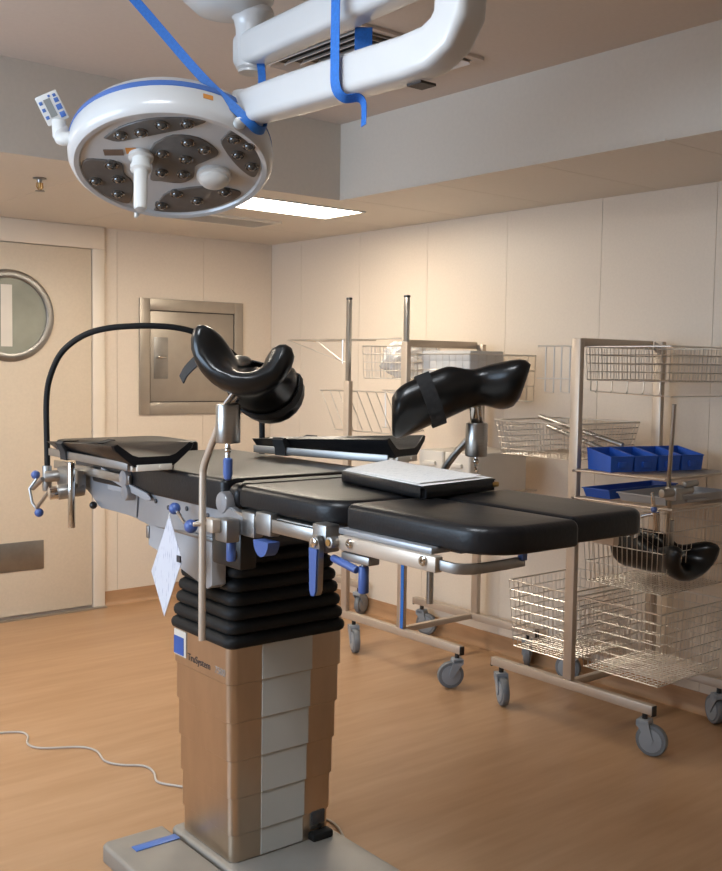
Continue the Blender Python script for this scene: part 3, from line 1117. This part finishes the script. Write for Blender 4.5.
# ================================================================== surgical lamp
tl = D2R(22)
PC = Vector((1.525, 2.754, 2.079))
hv = Vector((-.485, -.875, 0)).normalized()
nn = Vector((0, 0, -1)) * math.cos(tl) + hv * math.sin(tl)
e1 = Vector((.875, -.485, 0)).normalized()
e2 = nn.cross(e1)
if e2.z < 0:
    e2 = -e2
LM = Matrix((e1, -e2, -nn)).transposed().to_4x4()    # local z points up out of the back of the head
if LM.to_3x3().determinant() < 0:
    LM = Matrix((e1, e2, -nn)).transposed().to_4x4()
SGN = 1 if (LM.to_3x3() @ Vector((0, 1, 0))).dot(e2) > 0 else -1
H = thing('surgical_lamp', 'white round operating lamp on folded double ceiling arm', 'lamp', (1.66, 2.54, ZC))
HO = Vector((1.66, 2.54, ZC))
LW = Matrix.Translation(PC - HO) @ LM


def lobj(name, bm, m, parent=None, **k):
    """mesh given in the lamp head's own frame"""
    bmesh.ops.transform(bm, matrix=LW, verts=bm.verts[:])
    return obj(name, bm, m, parent or H, **k)


bm = new()
lathe(bm, [(.001, .0), (.262, .0), (.266, -.008), (.280, -.010), (.290, -.003), (.298, .014), (.300, .035), (.296, .065), (.288, .088), (.282, .094), (.27, .112), (.20, .130), (.10, .136), (.001, .138)], 64)
head = lobj('lamp_housing', bm, 'white_enamel', ang=40)
bm = new()
prof = [(.2945, .066), (.2965, .068), (.2915, .085), (.2885, .085)]
ringv = []
for r, hh in prof:
    ringv.append([Vector(((r + .0015) * math.cos(2 * PI * i / 64), (r + .0015) * math.sin(2 * PI * i / 64), hh)) for i in range(64)])
loft(bm, ringv + [ringv[0]], caps=False)
lobj('blue_band', bm, 'blue_stripe', head)
FAC = {
    'top': [(-.188, .141), (-.14, .202), (-.068, .246), (.012, .262), (.094, .257), (.053, .222), (-.008, .192), (-.101, .150), (-.153, .128)],
    'center': [(-.05, .126), (.002, .174), (.075, .167), (.124, .114), (.131, .084), (.099, .05), (.068, .016), (.064, -.049), (.025, -.086), (-.031, -.08), (-.064, -.072), (-.057, .004), (-.067, .065)],
    'right': [(.142, .174), (.160, .210), (.185, .215), (.225, .170), (.255, .10), (.256, .014), (.244, -.031), (.212, -.002), (.175, .058), (.138, .145)],
    'bottom': [(-.056, -.262), (-.043, -.208), (-.009, -.141), (.082, -.103), (.15, -.104), (.208, -.122), (.199, -.162), (.132, -.225), (.05, -.262), (-.021, -.268)],
    'left': [(-.262, -.016), (-.243, .023), (-.18, .023), (-.143, .006), (-.14, -.046), (-.115, -.099), (-.123, -.191), (-.138, -.225), (-.185, -.195), (-.229, -.135), (-.256, -.079)]}
KY = .95
for nm, poly in FAC.items():
    pl = [Vector((x, SGN * y * KY, 0)) for x, y in poly]
    c = sum(pl, Vector()) / len(pl)
    pl = [c + (p - c) for p in spline(pl + [pl[0]], 3)[:-1]]
    bm = new()
    loft(bm, [[p + Vector((0, 0, .002)) for p in pl], [p + Vector((0, 0, -.0035)) for p in pl], [c + (p - c) * .97 + Vector((0, 0, -.0055)) for p in pl]])
    fo = lobj('lens_cover', bm, 'glass_dark', head, ang=30)
LENS = [(-.028, .079), (.044, .145), (.092, .111), (.04, .055), (-.03, -.025), (.035, -.03), (.173, .176), (.218, .144), (.189, .094), (.233, .033), (-.032, -.225), (.014, -.148), (.078, -.185), (.162, -.125), (-.175, .003), (-.225, -.092), (-.158, -.075), (-.163, -.163), (-.141, .165), (-.085, .184), (-.028, .227), (.042, .240)]
for x, y in LENS:
    bm = new()
    lathe(bm, [(.021, .0), (.021, -.007), (.018, -.010), (.014, -.008), (.013, -.012), (.008, -.0165), (.001, -.018)], 16, Matrix.Translation((x, SGN * y * KY, 0)) @ Matrix.Diagonal((1, 1, 1, 1)))
    lobj('led_lens', bm, 'lens', head)
# sterile handle and dome
bm = new()
lathe(bm, [(.036, .002), (.036, -.012), (.026, -.016), (.026, -.035), (.030, -.037), (.030, -.050), (.020, -.056), (.0185, -.17), (.015, -.178), (.001, -.180)], 24, Matrix.Translation((-.088, SGN * .055, 0)))
lobj('lamp_handle', bm, 'white_plastic', head)
bm = new()
lathe(bm, [(.052, .002), (.052, -.010), (.045, -.014), (.045, -.022), (.036, -.032), (.018, -.038), (.001, -.039)], 28, Matrix.Translation((.124, SGN * -.03, 0)))
lobj('camera_dome', bm, 'white_plastic', head)
for x, y, sx, m_ in ((-.165, .062, .055, 'sticker_brown'), (-.115, .075, .03, 'sticker_orange')):
    bm = new(); obox(bm, Matrix.Translation((x, SGN * y, -.0012)) @ Matrix.Rotation(SGN * .1, 4, 'Z'), sx, .028, .002)
    lobj('rating_sticker', bm, m_, head)
bm = new(); obox(bm, Matrix.Rotation(SGN * 1.24, 4, 'Z') @ Matrix.Translation((.2985, 0, .045)), .004, .028, .014)
lobj('side_label', bm, 'sticker_orange', head)
# small feet on the rim of the head, far side
bm = new(); obox(bm, Matrix.Rotation(SGN * -1.95, 4, 'Z') @ Matrix.Translation((.297, 0, .01)), .02, .012, .05, .004)
lobj('rim_lug', bm, 'white_plastic', head)

# control panel on the left of the head
bm = new()
kc = Vector((1.228, 2.922, 2.231)) - HO
kb = Vector((1.243, 2.903, 2.168)) - HO
rimp = LW @ Vector((-.285, SGN * .06, .04))
tube(bm, spline([rimp, rimp + Vector((-.02, .02, .0)), kb + Vector((.01, 0, -.004)), kb], 4), .020, 12)
cyl(bm, kb + Vector((0, 0, -.025)), kb + Vector((-.003, .002, .03)), .020, 14, .006)
obj('panel_arm', bm, 'white_plastic', H)
kn = (Vector((0, 0, 1.5)) - HO - kc).normalized()
km = axis_mtx(kc, kn, (0, 0, 1)) @ Matrix.Rotation(D2R(27), 4, 'Z')
bm = new(); obox(bm, km, .085, .066, .018, .004)
kp = obj('control_panel', bm, 'white_plastic', H)
bm = new(); obox(bm, km @ Matrix.Translation((.002, .004, .0095)), .052, .020, .002)
obj('display', bm, 'lcd', kp)
for x, y, s in ((.030, -.021, .009), (.016, -.021, .013), (-.004, -.020, .016), (-.026, -.020, .016), (.022, .024, .010), (.002, .024, .010), (-.020, .024, .010), (.033, -.006, .007)):
    bm = new(); obox(bm, km @ Matrix.Translation((x, y, .0095)), s, s, .003, .001)
    obj('button', bm, 'blue_stripe', kp)

# ceiling tube, extension arm, spring arm
def W2(x, y, z):
    return Vector((x, y, z)) - HO


bm = new()
lathe(bm, [(.125, 0), (.13, -.02), (.14, -.08), (.13, -.14), (.09, -.175), (.05, -.185)], 36, Matrix.Translation((-.06, .03, 0)))
obj('ceiling_cover', bm, 'white_enamel', H)
bm = new(); lathe(bm, [(.045, -.10), (.045, -.155), (.062, -.16), (.066, -.175), (.05, -.19), (.044, -.215), (.043, -.325), (.036, -.332), (.036, -.338)], 28)
obj('hub', bm, 'white_enamel', H)
bm = new()
sweep(bm, [W2(1.66, 2.57, 2.395), W2(1.648, 2.3, 2.395), W2(1.63, 1.9, 2.395), W2(1.615, 1.64, 2.395)], rsec(.047, .040, .02, 4), up=(0, 0, 1))
obj('extension_arm', bm, 'white_enamel', H)
bm = new()
lathe(bm, [(.052, .05), (.056, .04), (.056, -.045), (.046, -.05), (.045, -.08)], 24, Matrix.Translation(W2(1.612, 1.64, 2.395)))
obj('arm_pivot', bm, 'white_enamel', H)
bm = new()
pts = [W2(1.628, 2.50, 2.222), W2(1.624, 2.3, 2.217), W2(1.618, 1.95, 2.208), W2(1.614, 1.80, 2.203), W2(1.613, 1.72, 2.207), W2(1.612, 1.67, 2.228), W2(1.612, 1.645, 2.262), W2(1.612, 1.64, 2.32)]
sweep(bm, pts, rsec(.050, .043, .022, 4), up=(0, 0, 1), scales=[.92, 1, 1, 1, 1, 1, 1, 1])
obj('spring_arm', bm, 'white_enamel', H)
bm = new(); box(bm, -.018, .03, -.024, .024, -.003, .003)
bmesh.ops.translate(bm, verts=bm.verts[:], vec=W2(1.64, 1.80, 2.151))
obj('arm_vent', bm, 'grille_dark', H)
# yoke joint to the head
bm = new()
rj = LW @ Vector((.255, SGN * .16, .09))
cyl(bm, W2(1.632, 2.515, 2.27), W2(1.632, 2.515, 2.165), .044, 20, .008)
tube(bm, spline([W2(1.632, 2.515, 2.19), W2(1.65, 2.53, 2.17), rj + Vector((.0, 0, .01)), rj], 5), .032, 14)
obj('head_joint', bm, 'white_enamel', H)
bm = new(); cyl(bm, W2(1.590, 2.482, 2.17), W2(1.575, 2.465, 2.165), .018, 14, .003)
obj('joint_cap', bm, 'steel_matt', H)


# blue ribbons
def ribbon(label, pts, wdt, upv):
    bm_ = new()
    p0 = Vector(pts[-1])
    sweep(bm_, spline([Vector(p) - p0 for p in pts], 6), rsec(wdt / 2, .0012, .0006, 1), up=upv)
    o = obj('blue_strap', bm_, 'blue_strap')
    o.location = p0
    return tag(o, label, 'strap', 'blue straps')


ribbon('blue woven strap running from the ceiling down to the lamp joint', [(1.25, 2.775, 2.665), (1.361, 2.667, 2.50), (1.493, 2.54, 2.296), (1.565, 2.472, 2.205), (1.596, 2.450, 2.170), (1.63, 2.458, 2.155), (1.668, 2.475, 2.165), (1.685, 2.51, 2.205)], .026, (.6, -.5, .55))
ribbon('blue woven strap looped around the spring arm with loose tail', [(1.562, 2.02, 2.44), (1.562, 2.02, 2.33), (1.562, 2.02, 2.235), (1.564, 2.018, 2.175), (1.585, 2.010, 2.150), (1.612, 1.99, 2.152), (1.622, 1.982, 2.14), (1.623, 1.98, 2.115), (1.622, 1.98, 2.085)], .034, (0, 1, 0))
ribbon('short blue strap hanging between hub and lamp joint', [(1.66, 2.49, 2.35), (1.655, 2.475, 2.31), (1.65, 2.468, 2.275)], .022, (.78, -.62, 0))
ribbon('short wide blue strap end behind the spring arm', [(1.70, 2.08, 2.36), (1.70, 2.08, 2.30), (1.70, 2.075, 2.235)], .045, (.78, -.62, 0))

# ================================================================== carts along the right wall
def caster(parent, x, y, rz, s=1.0):
    """swivel caster, hangs below the rail at (x, y)"""
    M = Matrix.Translation((x, y, 0)) @ Matrix.Rotation(rz, 4, 'Z')
    bm = new(); cyl(bm, (0, 0, .135), (0, 0, .166), .011, 10)
    bmesh.ops.transform(bm, matrix=M, verts=bm.verts[:])
    c = obj('caster', bm, 'black_plastic', parent)
    bm = new()
    off = .03
    lathe(bm, [(.028, -.013), (.050, -.016), (.060, -.014), (.0625, -.008), (.0625, .008), (.060, .014), (.050, .016), (.028, .013)], 28, axis_mtx((off, 0, .0628), (0, 1, 0)))
    bmesh.ops.transform(bm, matrix=M, verts=bm.verts[:])
    wl = obj('wheel', bm, 'wheel_grey', c)
    bm = new()
    for sgn in (-1, 1):
        lathe(bm, [(.046, .0), (.046, .004), (.03, .006), (.014, .007), (.001, .007)], 20, axis_mtx((off, sgn * .0145, .0628), (0, sgn, 0)))
    bmesh.ops.transform(bm, matrix=M, verts=bm.verts[:])
    obj('hub', bm, 'fork_grey', c)
    bm = new()
    for sgn in (-1, 1):
        prism(bm, [(-.026, .140), (.022, .140), (.026, .12), (.044, .066), (.036, .050), (.022, .052), (-.012, .105), (-.026, .118)], 1, sgn * .0215, sgn * .0265)
    box(bm, -.026, .022, -.0265, .0265, .118, .142, .006)
    bmesh.ops.transform(bm, matrix=M, verts=bm.verts[:])
    obj('fork', bm, 'fork_grey', c)
    return c


def cart(label, xf, xr, y0, y1, posts, ztop, wheels, bar=True):
    yc = (y0 + y1) / 2
    h = thing('basket_cart', label, 'cart', (0, 0, 0), 0, 'stainless basket carts along the panelled wall')
    for x in (xf, xr):
        bm = new(); box(bm, x - .016, x + .016, y0, y1, .165, .203, .003)
        r = obj('base_rail', bm, 'cart_steel', h)
        for y in (y0, y1):
            bm = new(); box(bm, x - .014, x + .014, y - .004, y + .004, .160, .201, .002)
            obj('end_cap', bm, 'black_plastic', r)
    bm = new(); box(bm, xf + .016, xr - .016, yc - .014, yc + .014, .170, .198, .002)
    obj('crossbar', bm, 'cart_steel', h)
    for x, y, zt, ex in posts:
        bm = new(); box(bm, x - .014, x + .014, y - .022, y + .022, .203, zt, .003)
        p = obj('post', bm, 'cart_steel', h)
        if ex:
            bm = new(); box(bm, x - .010, x + .010, y - .012, y + .012, zt, ex, .002)
            obj('inner_post', bm, 'steel', p)
            bm = new(); box(bm, x - .011, x + .011, y - .013, y + .013, ex, ex + .012, .002)
            obj('post_cap', bm, 'dark_metal', p)
    if bar:
        bm = new(); box(bm, xf + .014, xr - .014, yc - .010, yc + .010, ztop - .036, ztop, .002)
        obj('top_bar', bm, 'cart_steel', h)
    for x, y, rz in wheels:
        caster(h, x, y, rz)
    return h


XF, XK = 3.375, 3.90
cart('stainless basket cart beside the door-side corner with tall posts and blue strap', XF, XK, 3.34, 4.24,
     [(XF, 3.765, 1.62, 1.835), (XK, 3.765, 1.62, None), (XF, 4.215, 1.42, 1.842)], 1.632,
     [(XF, 3.37, D2R(150)), (XF, 4.14, D2R(-115)), (XK, 3.40, D2R(40)), (XK, 4.18, D2R(-70))])
cart('stainless basket cart carrying blue bins and black cushions', XF, XK, 2.29, 3.14,
     [(XF, 2.71, 1.625, None), (XK, 2.68, 1.625, None)], 1.628,
     [(XF, 2.33, D2R(-75)), (XF, 3.09, D2R(-120)), (XK, 2.33, D2R(60)), (XK, 3.10, D2R(110))])
# low dolly behind
h = thing('low_dolly', 'low steel dolly on casters half hidden behind the black bellows', 'dolly', (0, 0, 0))
bm = new(); box(bm, 3.90 - .016, 3.90 + .016, 4.70, 5.40, .165, .203, .003); box(bm, 3.45 - .016, 3.45 + .016, 4.80, 5.40, .165, .203, .003); box(bm, 3.45, 3.90, 5.0, 5.03, .17, .198, .002)
obj('frame', bm, 'cart_steel', h)
for x, y, rz in ((3.90, 4.74, .3), (3.90, 5.36, 1.2), (3.45, 4.86, 2.0), (3.45, 5.36, -.5)):
    caster(h, x, y, rz)


def wire(bm, a, b, r=.0016, n=4):
    return tube(bm, [a, b], r, n)


def basket(label, x0, x1, y0, y1, z0, z1, nx, ny, nz, cat='basket', taper=.02, rw=.0035, r=.0016, group='wire baskets on the carts'):
    cx, cy = (x0 + x1) / 2, (y0 + y1) / 2
    h = thing('wire_basket', label, cat, (cx, cy, z0), 0, group)
    X, Y, Z = (x1 - x0) / 2, (y1 - y0) / 2, z1 - z0
    bx, by = X - taper, Y - taper

    def loop(bm, hx, hy, z, rr, n=6):
        c = [Vector((-hx, -hy, z)), Vector((hx, -hy, z)), Vector((hx, hy, z)), Vector((-hx, hy, z))]
        for i in range(4):
            tube(bm, [c[i], c[(i + 1) % 4]], rr, n)
    bm = new(); loop(bm, X, Y, Z, rw)
    obj('rim', bm, 'wire', h)
    bm = new()
    for k in range(nz):
        f = k / nz
        loop(bm, bx + (X - bx) * f, by + (Y - by) * f, Z * f + (.001 if k else .0022), r * 1.25, 4)
    for i in range(nx + 1):
        f = i / nx * 2 - 1
        for s in (-1, 1):
            wire(bm, Vector((f * bx, s * by, 0.002)), Vector((f * X, s * Y, Z)), r)
    for i in range(ny + 1):
        f = i / ny * 2 - 1
        for s in (-1, 1):
            wire(bm, Vector((s * bx, f * by, 0.002)), Vector((s * X, f * Y, Z)), r)
    obj('side_wires', bm, 'wire', h)
    bm = new()
    for i in range(nx + 1):
        f = i / nx * 2 - 1
        wire(bm, Vector((f * bx, -by, 0.0035)), Vector((f * bx, by, 0.0035)), r)
    for i in range(ny + 1):
        f = i / ny * 2 - 1
        wire(bm, Vector((-bx, f * by, 0.001)), Vector((bx, f * by, 0.001)), r)
    obj('base_wires', bm, 'wire', h)
    return h


# cart by the frame edge
basket('large wire mesh basket low down under the black cushions', 3.395, 3.86, 2.285, 2.685, .262, .555, 16, 14, 7)
basket('large wire mesh basket low down beside the basket under the cushions', 3.395, 3.86, 2.735, 3.075, .262, .560, 16, 12, 7)
basket('wire mesh basket holding the two-lobed black cushion', 3.395, 3.86, 2.285, 2.685, .625, .955, 14, 16, 4)
basket('top wire basket with closely set upright wires under steel bar', 3.395, 3.87, 2.285, 2.685, 1.455, 1.592, 24, 20, 4, taper=.006)
basket('shallow wire basket with close wires holding two steel rods', 3.395, 3.86, 2.745, 3.185, 1.115, 1.268, 20, 22, 6, taper=.025)
# hook rack on the far side of the top
h = thing('hook_rack', 'pair of hanging wire loops beside the top wire basket', 'rack', (3.38, 2.80, 1.40))
bm = new()
for y in (.0, .085):
    tube(bm, [(0, y, .195), (0, y, .004), (0, y - .045, .0), (0, y - .045, .19)], .003, 6)
tube(bm, [(0, -.09, .195), (0, .13, .195)], .004, 6)
tube(bm, [(.0, -.09, .06), (.0, .13, .058)], .003, 6)
obj('wire_loops', bm, 'wire', h)
h = thing('hook_rail', 'wire rail with small drop hooks below the top basket', 'rack', (3.40, 2.48, 1.40))
bm = new()
tube(bm, [(0, .18, .054), (0, .18, .012), (0, -.2, .0), (.42, -.2, .0), (.42, -.2, .05)], .003, 6)
for k in range(5):
    tube(bm, [(0, .15 - k * .075, .054), (0, .15 - k * .075, .018), (-.008, .15 - k * .075, .006)], .0025, 5)
obj('rail_wires', bm, 'wire', h)


# shelves
def shelf(label, x0, x1, y0, y1, z, n, name='wire_shelf'):
    h = thing(name, label, 'shelf', ((x0 + x1) / 2, (y0 + y1) / 2, z), 0, None)
    X, Y = (x1 - x0) / 2, (y1 - y0) / 2
    bm = new()
    tube(bm, spline([(-X + .02, -Y, 0), (X - .02, -Y, 0), (X, -Y + .02, 0), (X, Y - .02, 0), (X - .02, Y, 0), (-X + .02, Y, 0), (-X, Y - .02, 0), (-X, -Y + .02, 0), (-X + .02, -Y, 0)], 3), .005, 8)
    fr = obj('frame_tube', bm, 'cart_steel', h)
    bm = new()
    for i in range(n + 1):
        f = -1 + 2 * i / n
        wire(bm, Vector((f * X, -Y, 0)), Vector((f * X, Y, 0)), .002, 5)
    obj('cross_wires', bm, 'wire', h)
    return h


shelf('tubular shelf carrying the row of blue bins', 3.36, 3.86, 2.28, 2.685, 1.085, 16)
shelf('tubular shelf carrying the long blue tray', 3.36, 3.86, 2.25, 2.685, .972, 16)


def open_bin(name, label, mtx, sx, sy, sz, m, group=None, cat='bin', front=.7):
    """storage bin: tapered walls, lowered front lip (at -y)"""
    o = thing(name, label, cat, (0, 0, 0), 0, group)
    o.matrix_world = mtx
    X, Y, t = sx / 2, sy / 2, .003
    bm = new()
    k = .93
    def ring(f, z_front, z_back, ins):
        a, b = X * f - ins, Y * f - ins
        return [Vector((-a, -b, z_front)), Vector((a, -b, z_front)), Vector((a, b, z_back)), Vector((-a, b, z_back))]
    rings = [ring(k, 0, 0, 0), ring(1, sz * front, sz, 0), ring(1.03, sz * front, sz, 0), ring(1.03, sz * front + .004, sz + .004, 0), ring(1, sz * front + .004, sz + .004, t), ring(k, .004, .004, t)]
    loft(bm, rings)
    obj('bin_body', bm, m, o, smooth=False)
    bm = new(); box(bm, -X * .35, X * .35, -Y - .004, -Y * .96, sz * .2, sz * .48, .001)
    obj('label_holder', bm, m, o)
    return o


dirv = Vector((.52, -.15, 0)).normalized()
rzb = math.atan2(dirv.y, dirv.x)
for k in range(4):
    p = Vector((3.43, 2.575, 1.091)) + dirv * (.118 * k)
    open_bin('storage_bin', ['blue plastic bin at the front post end of the row', 'second blue plastic bin from the front post', 'third blue plastic bin from the front post', 'blue plastic bin at the wall end of the row'][k],
             Matrix.Translation(p) @ Matrix.Rotation(rzb, 4, 'Z'), .112, .16, .085, 'blue_bin', 'blue bins in a row on the shelf')
open_bin('blue_tray', 'long shallow blue plastic tray below the row of bins', Matrix.Translation((3.61, 2.60, .979)), .47, .13, .035, 'blue_bin', None, 'tray', 1.0)
open_bin('grey_tray', 'shallow grey tray beside the long blue tray', Matrix.Translation((3.62, 2.40, .979)), .44, .22, .03, 'pale_grey', None, 'tray', 1.0)
# rods resting across the wire basket
for lab, a, b in (('upper thick steel rod lying across the shallow wire basket', (3.60, 3.10, 1.283), (3.60, 2.64, 1.183)), ('lower thin steel rod lying across the shallow wire basket', (3.56, 3.02, 1.246), (3.56, 2.66, 1.150))):
    a, b = Vector(a), Vector(b)
    bm = new(); cyl(bm, Vector(), b - a, .011, 12, .002)
    o = obj('steel_rod', bm, 'steel', None)
    o.location = a
    tag(o, lab, 'rod', 'steel rods on the wire basket')
# spare leg support lying in the basket
h = thing('spare_leg_support', 'spare black knee support with thin steel pole standing in wire basket', 'leg support', (3.60, 2.44, .64))
bm, a, sd, uv = trough((.04, .30, 0), (-.04, -.03, .085), 0, .38, h)
bmesh.ops.scale(bm, vec=(1.0, 1.0, 1.12), verts=bm.verts[:])
bmesh.ops.translate(bm, vec=(0, 0, .02), verts=bm.verts[:])
obj('cushion', bm, 'vinyl_soft', h, ang=60)
bm = new(); tube(bm, [(-.29, -.235, .735), (-.255, -.20, .44), (-.20, -.17, .36), (-.10, -.10, .16)], .0085, 10)
obj('pole', bm, 'steel', h)
bm = new(); cyl(bm, (-.30, -.20, .40), (-.15, -.23, .41), .017, 14, .003); cyl(bm, (-.20, -.23, .43), (-.13, -.24, .435), .012, 12, .003); box(bm, -.25, -.20, -.23, -.18, .37, .42, .004)
obj('clamp', bm, 'steel_matt', h)
bm = new(); tube(bm, [(-.30, -.16, .40), (-.285, -.16, .34), (-.25, -.15, .25)], .007, 8); tube(bm, [(-.28, -.10, .30), (-.25, -.16, .32)], .006, 8)
obj('lever', bm, 'chrome', h)
bm = new(); ball(bm, (-.285, -.16, .335), .013)
obj('knob', bm, 'blue_handle', h)
for a, b in (((-.10, .04, .16), (-.10, .05, .225)), ((-.08, -.10, .16), (-.08, -.10, .27))):
    bm = new(); cyl(bm, a, b, .014, 14, .003)
    obj('swivel_cylinder', bm, 'steel', h)

# far cart
basket('wire basket on the far cart holding a clear bag', 3.40, 3.86, 3.80, 4.13, 1.435, 1.602, 16, 14, 4, taper=.006)
basket('wide wire basket on the far cart holding white carton', 3.42, 3.88, 3.375, 3.735, 1.335, 1.562, 8, 8, 3, taper=.006)
h = thing('clear_bag', 'crumpled clear plastic bag inside the far wire basket', 'bag', (3.60, 3.96, 1.445))
bm = new()
bmesh.ops.create_icosphere(bm, subdivisions=4, radius=1.0)
for v in bm.verts:
    d = v.co.normalized()
    k = 1 + .16 * math.sin(7 * d.x + 3 * d.y) * math.cos(6 * d.z + 2) + .10 * math.sin(13 * d.y + 9 * d.z) + .06 * math.sin(23 * d.x + 17 * d.z)
    v.co = Vector((d.x * .17 * k, d.y * .13 * k, .085 + d.z * .085 * k + (.05 * max(0, d.z - .5) if d.y > 0 else 0)))
obj('bag_film', bm, 'clear_bag', h, smooth=True, ang=180)
h = thing('white_carton', 'white carton standing in the wide wire basket', 'carton', (3.56, 3.56, 1.342))
bm = new(); box(bm, -.11, .11, -.16, .165, .0, .225, .002)
obj('carton_body', bm, 'white_plastic', h)
bm = new(); box(bm, -.112, .112, -.162, .167, .19, .236, .002)
obj('lid', bm, 'white_plastic', h)
# shelf and pale box on the far cart
shelf('tubular shelf on the far cart carrying pale drawer boxes', 3.40, 3.87, 3.36, 3.735, .90, 12)
for k, (y0, y1) in enumerate(((3.37, 3.54), (3.55, 3.72))):
    h = thing('drawer_box', ['pale plastic drawer box next to the shallow wire basket', 'pale plastic drawer box next to the tall front post'][k], 'box', (3.63, (y0 + y1) / 2, .906), 0, 'pale drawer boxes')
    bm = new(); pad(bm, -.20, .20, -(y1 - y0) / 2, (y1 - y0) / 2, 0, .19, (.012,) * 4, .006, .004)
    obj('box_body', bm, 'off_white', h)
    bm = new(); box(bm, -.212, -.198, -.04, .04, .12, .14, .003)
    obj('handle', bm, 'off_white', h)
# cantilever bracket and slanted rack on the tall post
h = thing('wall_side_bracket', 'triangular wire bracket reaching from tall post towards the hatch', 'bracket', (XF, 4.235, 1.50))
bm = new()
tube(bm, [(.0, .0, .137), (.0, .53, .137)], .0035, 6)
tube(bm, [(.0, -.43, .137), (.0, 0, .137)], .0035, 6)
tube(bm, [(.0, .0, .015), (.0, .53, .137)], .003, 6)
tube(bm, [(.0, .05, .03), (.0, .27, .137)], .0025, 6)
tube(bm, [(.0, .03, .137), (.0, .03, .01)], .003, 6)
tube(bm, [(.2, .0, .137), (.2, .53, .137)], .003, 6)
tube(bm, [(.0, .53, .137), (.2, .53, .137)], .003, 6)
tube(bm, [(.0, .0, .137), (.2, .0, .137)], .003, 6)
obj('bracket_wires', bm, 'wire', h)
h = thing('slanted_rack', 'row of slanted parallel wires below the clear bag', 'rack', (XF + .02, 4.10, 1.16))
bm = new()
tube(bm, [(0, .385, .205), (0, -.31, .21)], .0035, 6)
tube(bm, [(0, .25, .0), (0, -.31, .0)], .0035, 6)
for k in range(9):
    y = .375 - k * .077
    tube(bm, [(0, y, .207), (0, max(y - .13, -.31), .0)], .0028, 6)
for k in range(5):
    tube(bm, [(.12, -.30 + k * .07, .215), (.12, -.31 + k * .07, .02)], .0025, 6)
tube(bm, [(.12, .0, .215), (.12, -.32, .215)], .003, 6)
tube(bm, [(.12, .0, .02), (.12, -.32, .02)], .003, 6)
tube(bm, [(0, -.31, .0), (.12, -.31, .02)], .003, 6)
tube(bm, [(0, -.31, .21), (.12, -.31, .215)], .003, 6)
obj('rack_wires', bm, 'wire', h)
# blue strap down the post of the far cart
bm = new()
sweep(bm, spline([(-.018, -.020, .0), (-.018, -.022, .15), (-.017, -.020, .32), (-.018, -.021, .52)], 5), rsec(.011, .0012, .0006, 1), up=(0, 1, 0))
o = obj('blue_strap', bm, 'blue_strap')
o.location = (XF, 3.765, .205)
tag(o, 'long blue strap hanging down the front post of the far cart', 'strap', 'blue straps')

# power cable on the floor
pts = [(1.30, 4.10), (1.509, 4.024), (1.545, 3.955), (1.510, 3.86), (1.535, 3.785), (1.657, 3.707), (1.69, 3.63), (1.672, 3.52), (1.70, 3.45), (1.765, 3.385), (1.765, 3.31), (1.735, 3.225), (1.774, 3.149), (1.84, 3.05), (1.95, 2.80), (2.03, 2.60), (1.975, 2.44), (1.955, 2.36), (1.86, 2.36)]
bm = new(); tube(bm, spline([(x, y, .0045) for x, y in pts], 6), .0042, 8)
o = obj('power_cable', bm, 'cable_white', None)
tag(o, 'thin white power cable winding across floor to the column', 'cable')
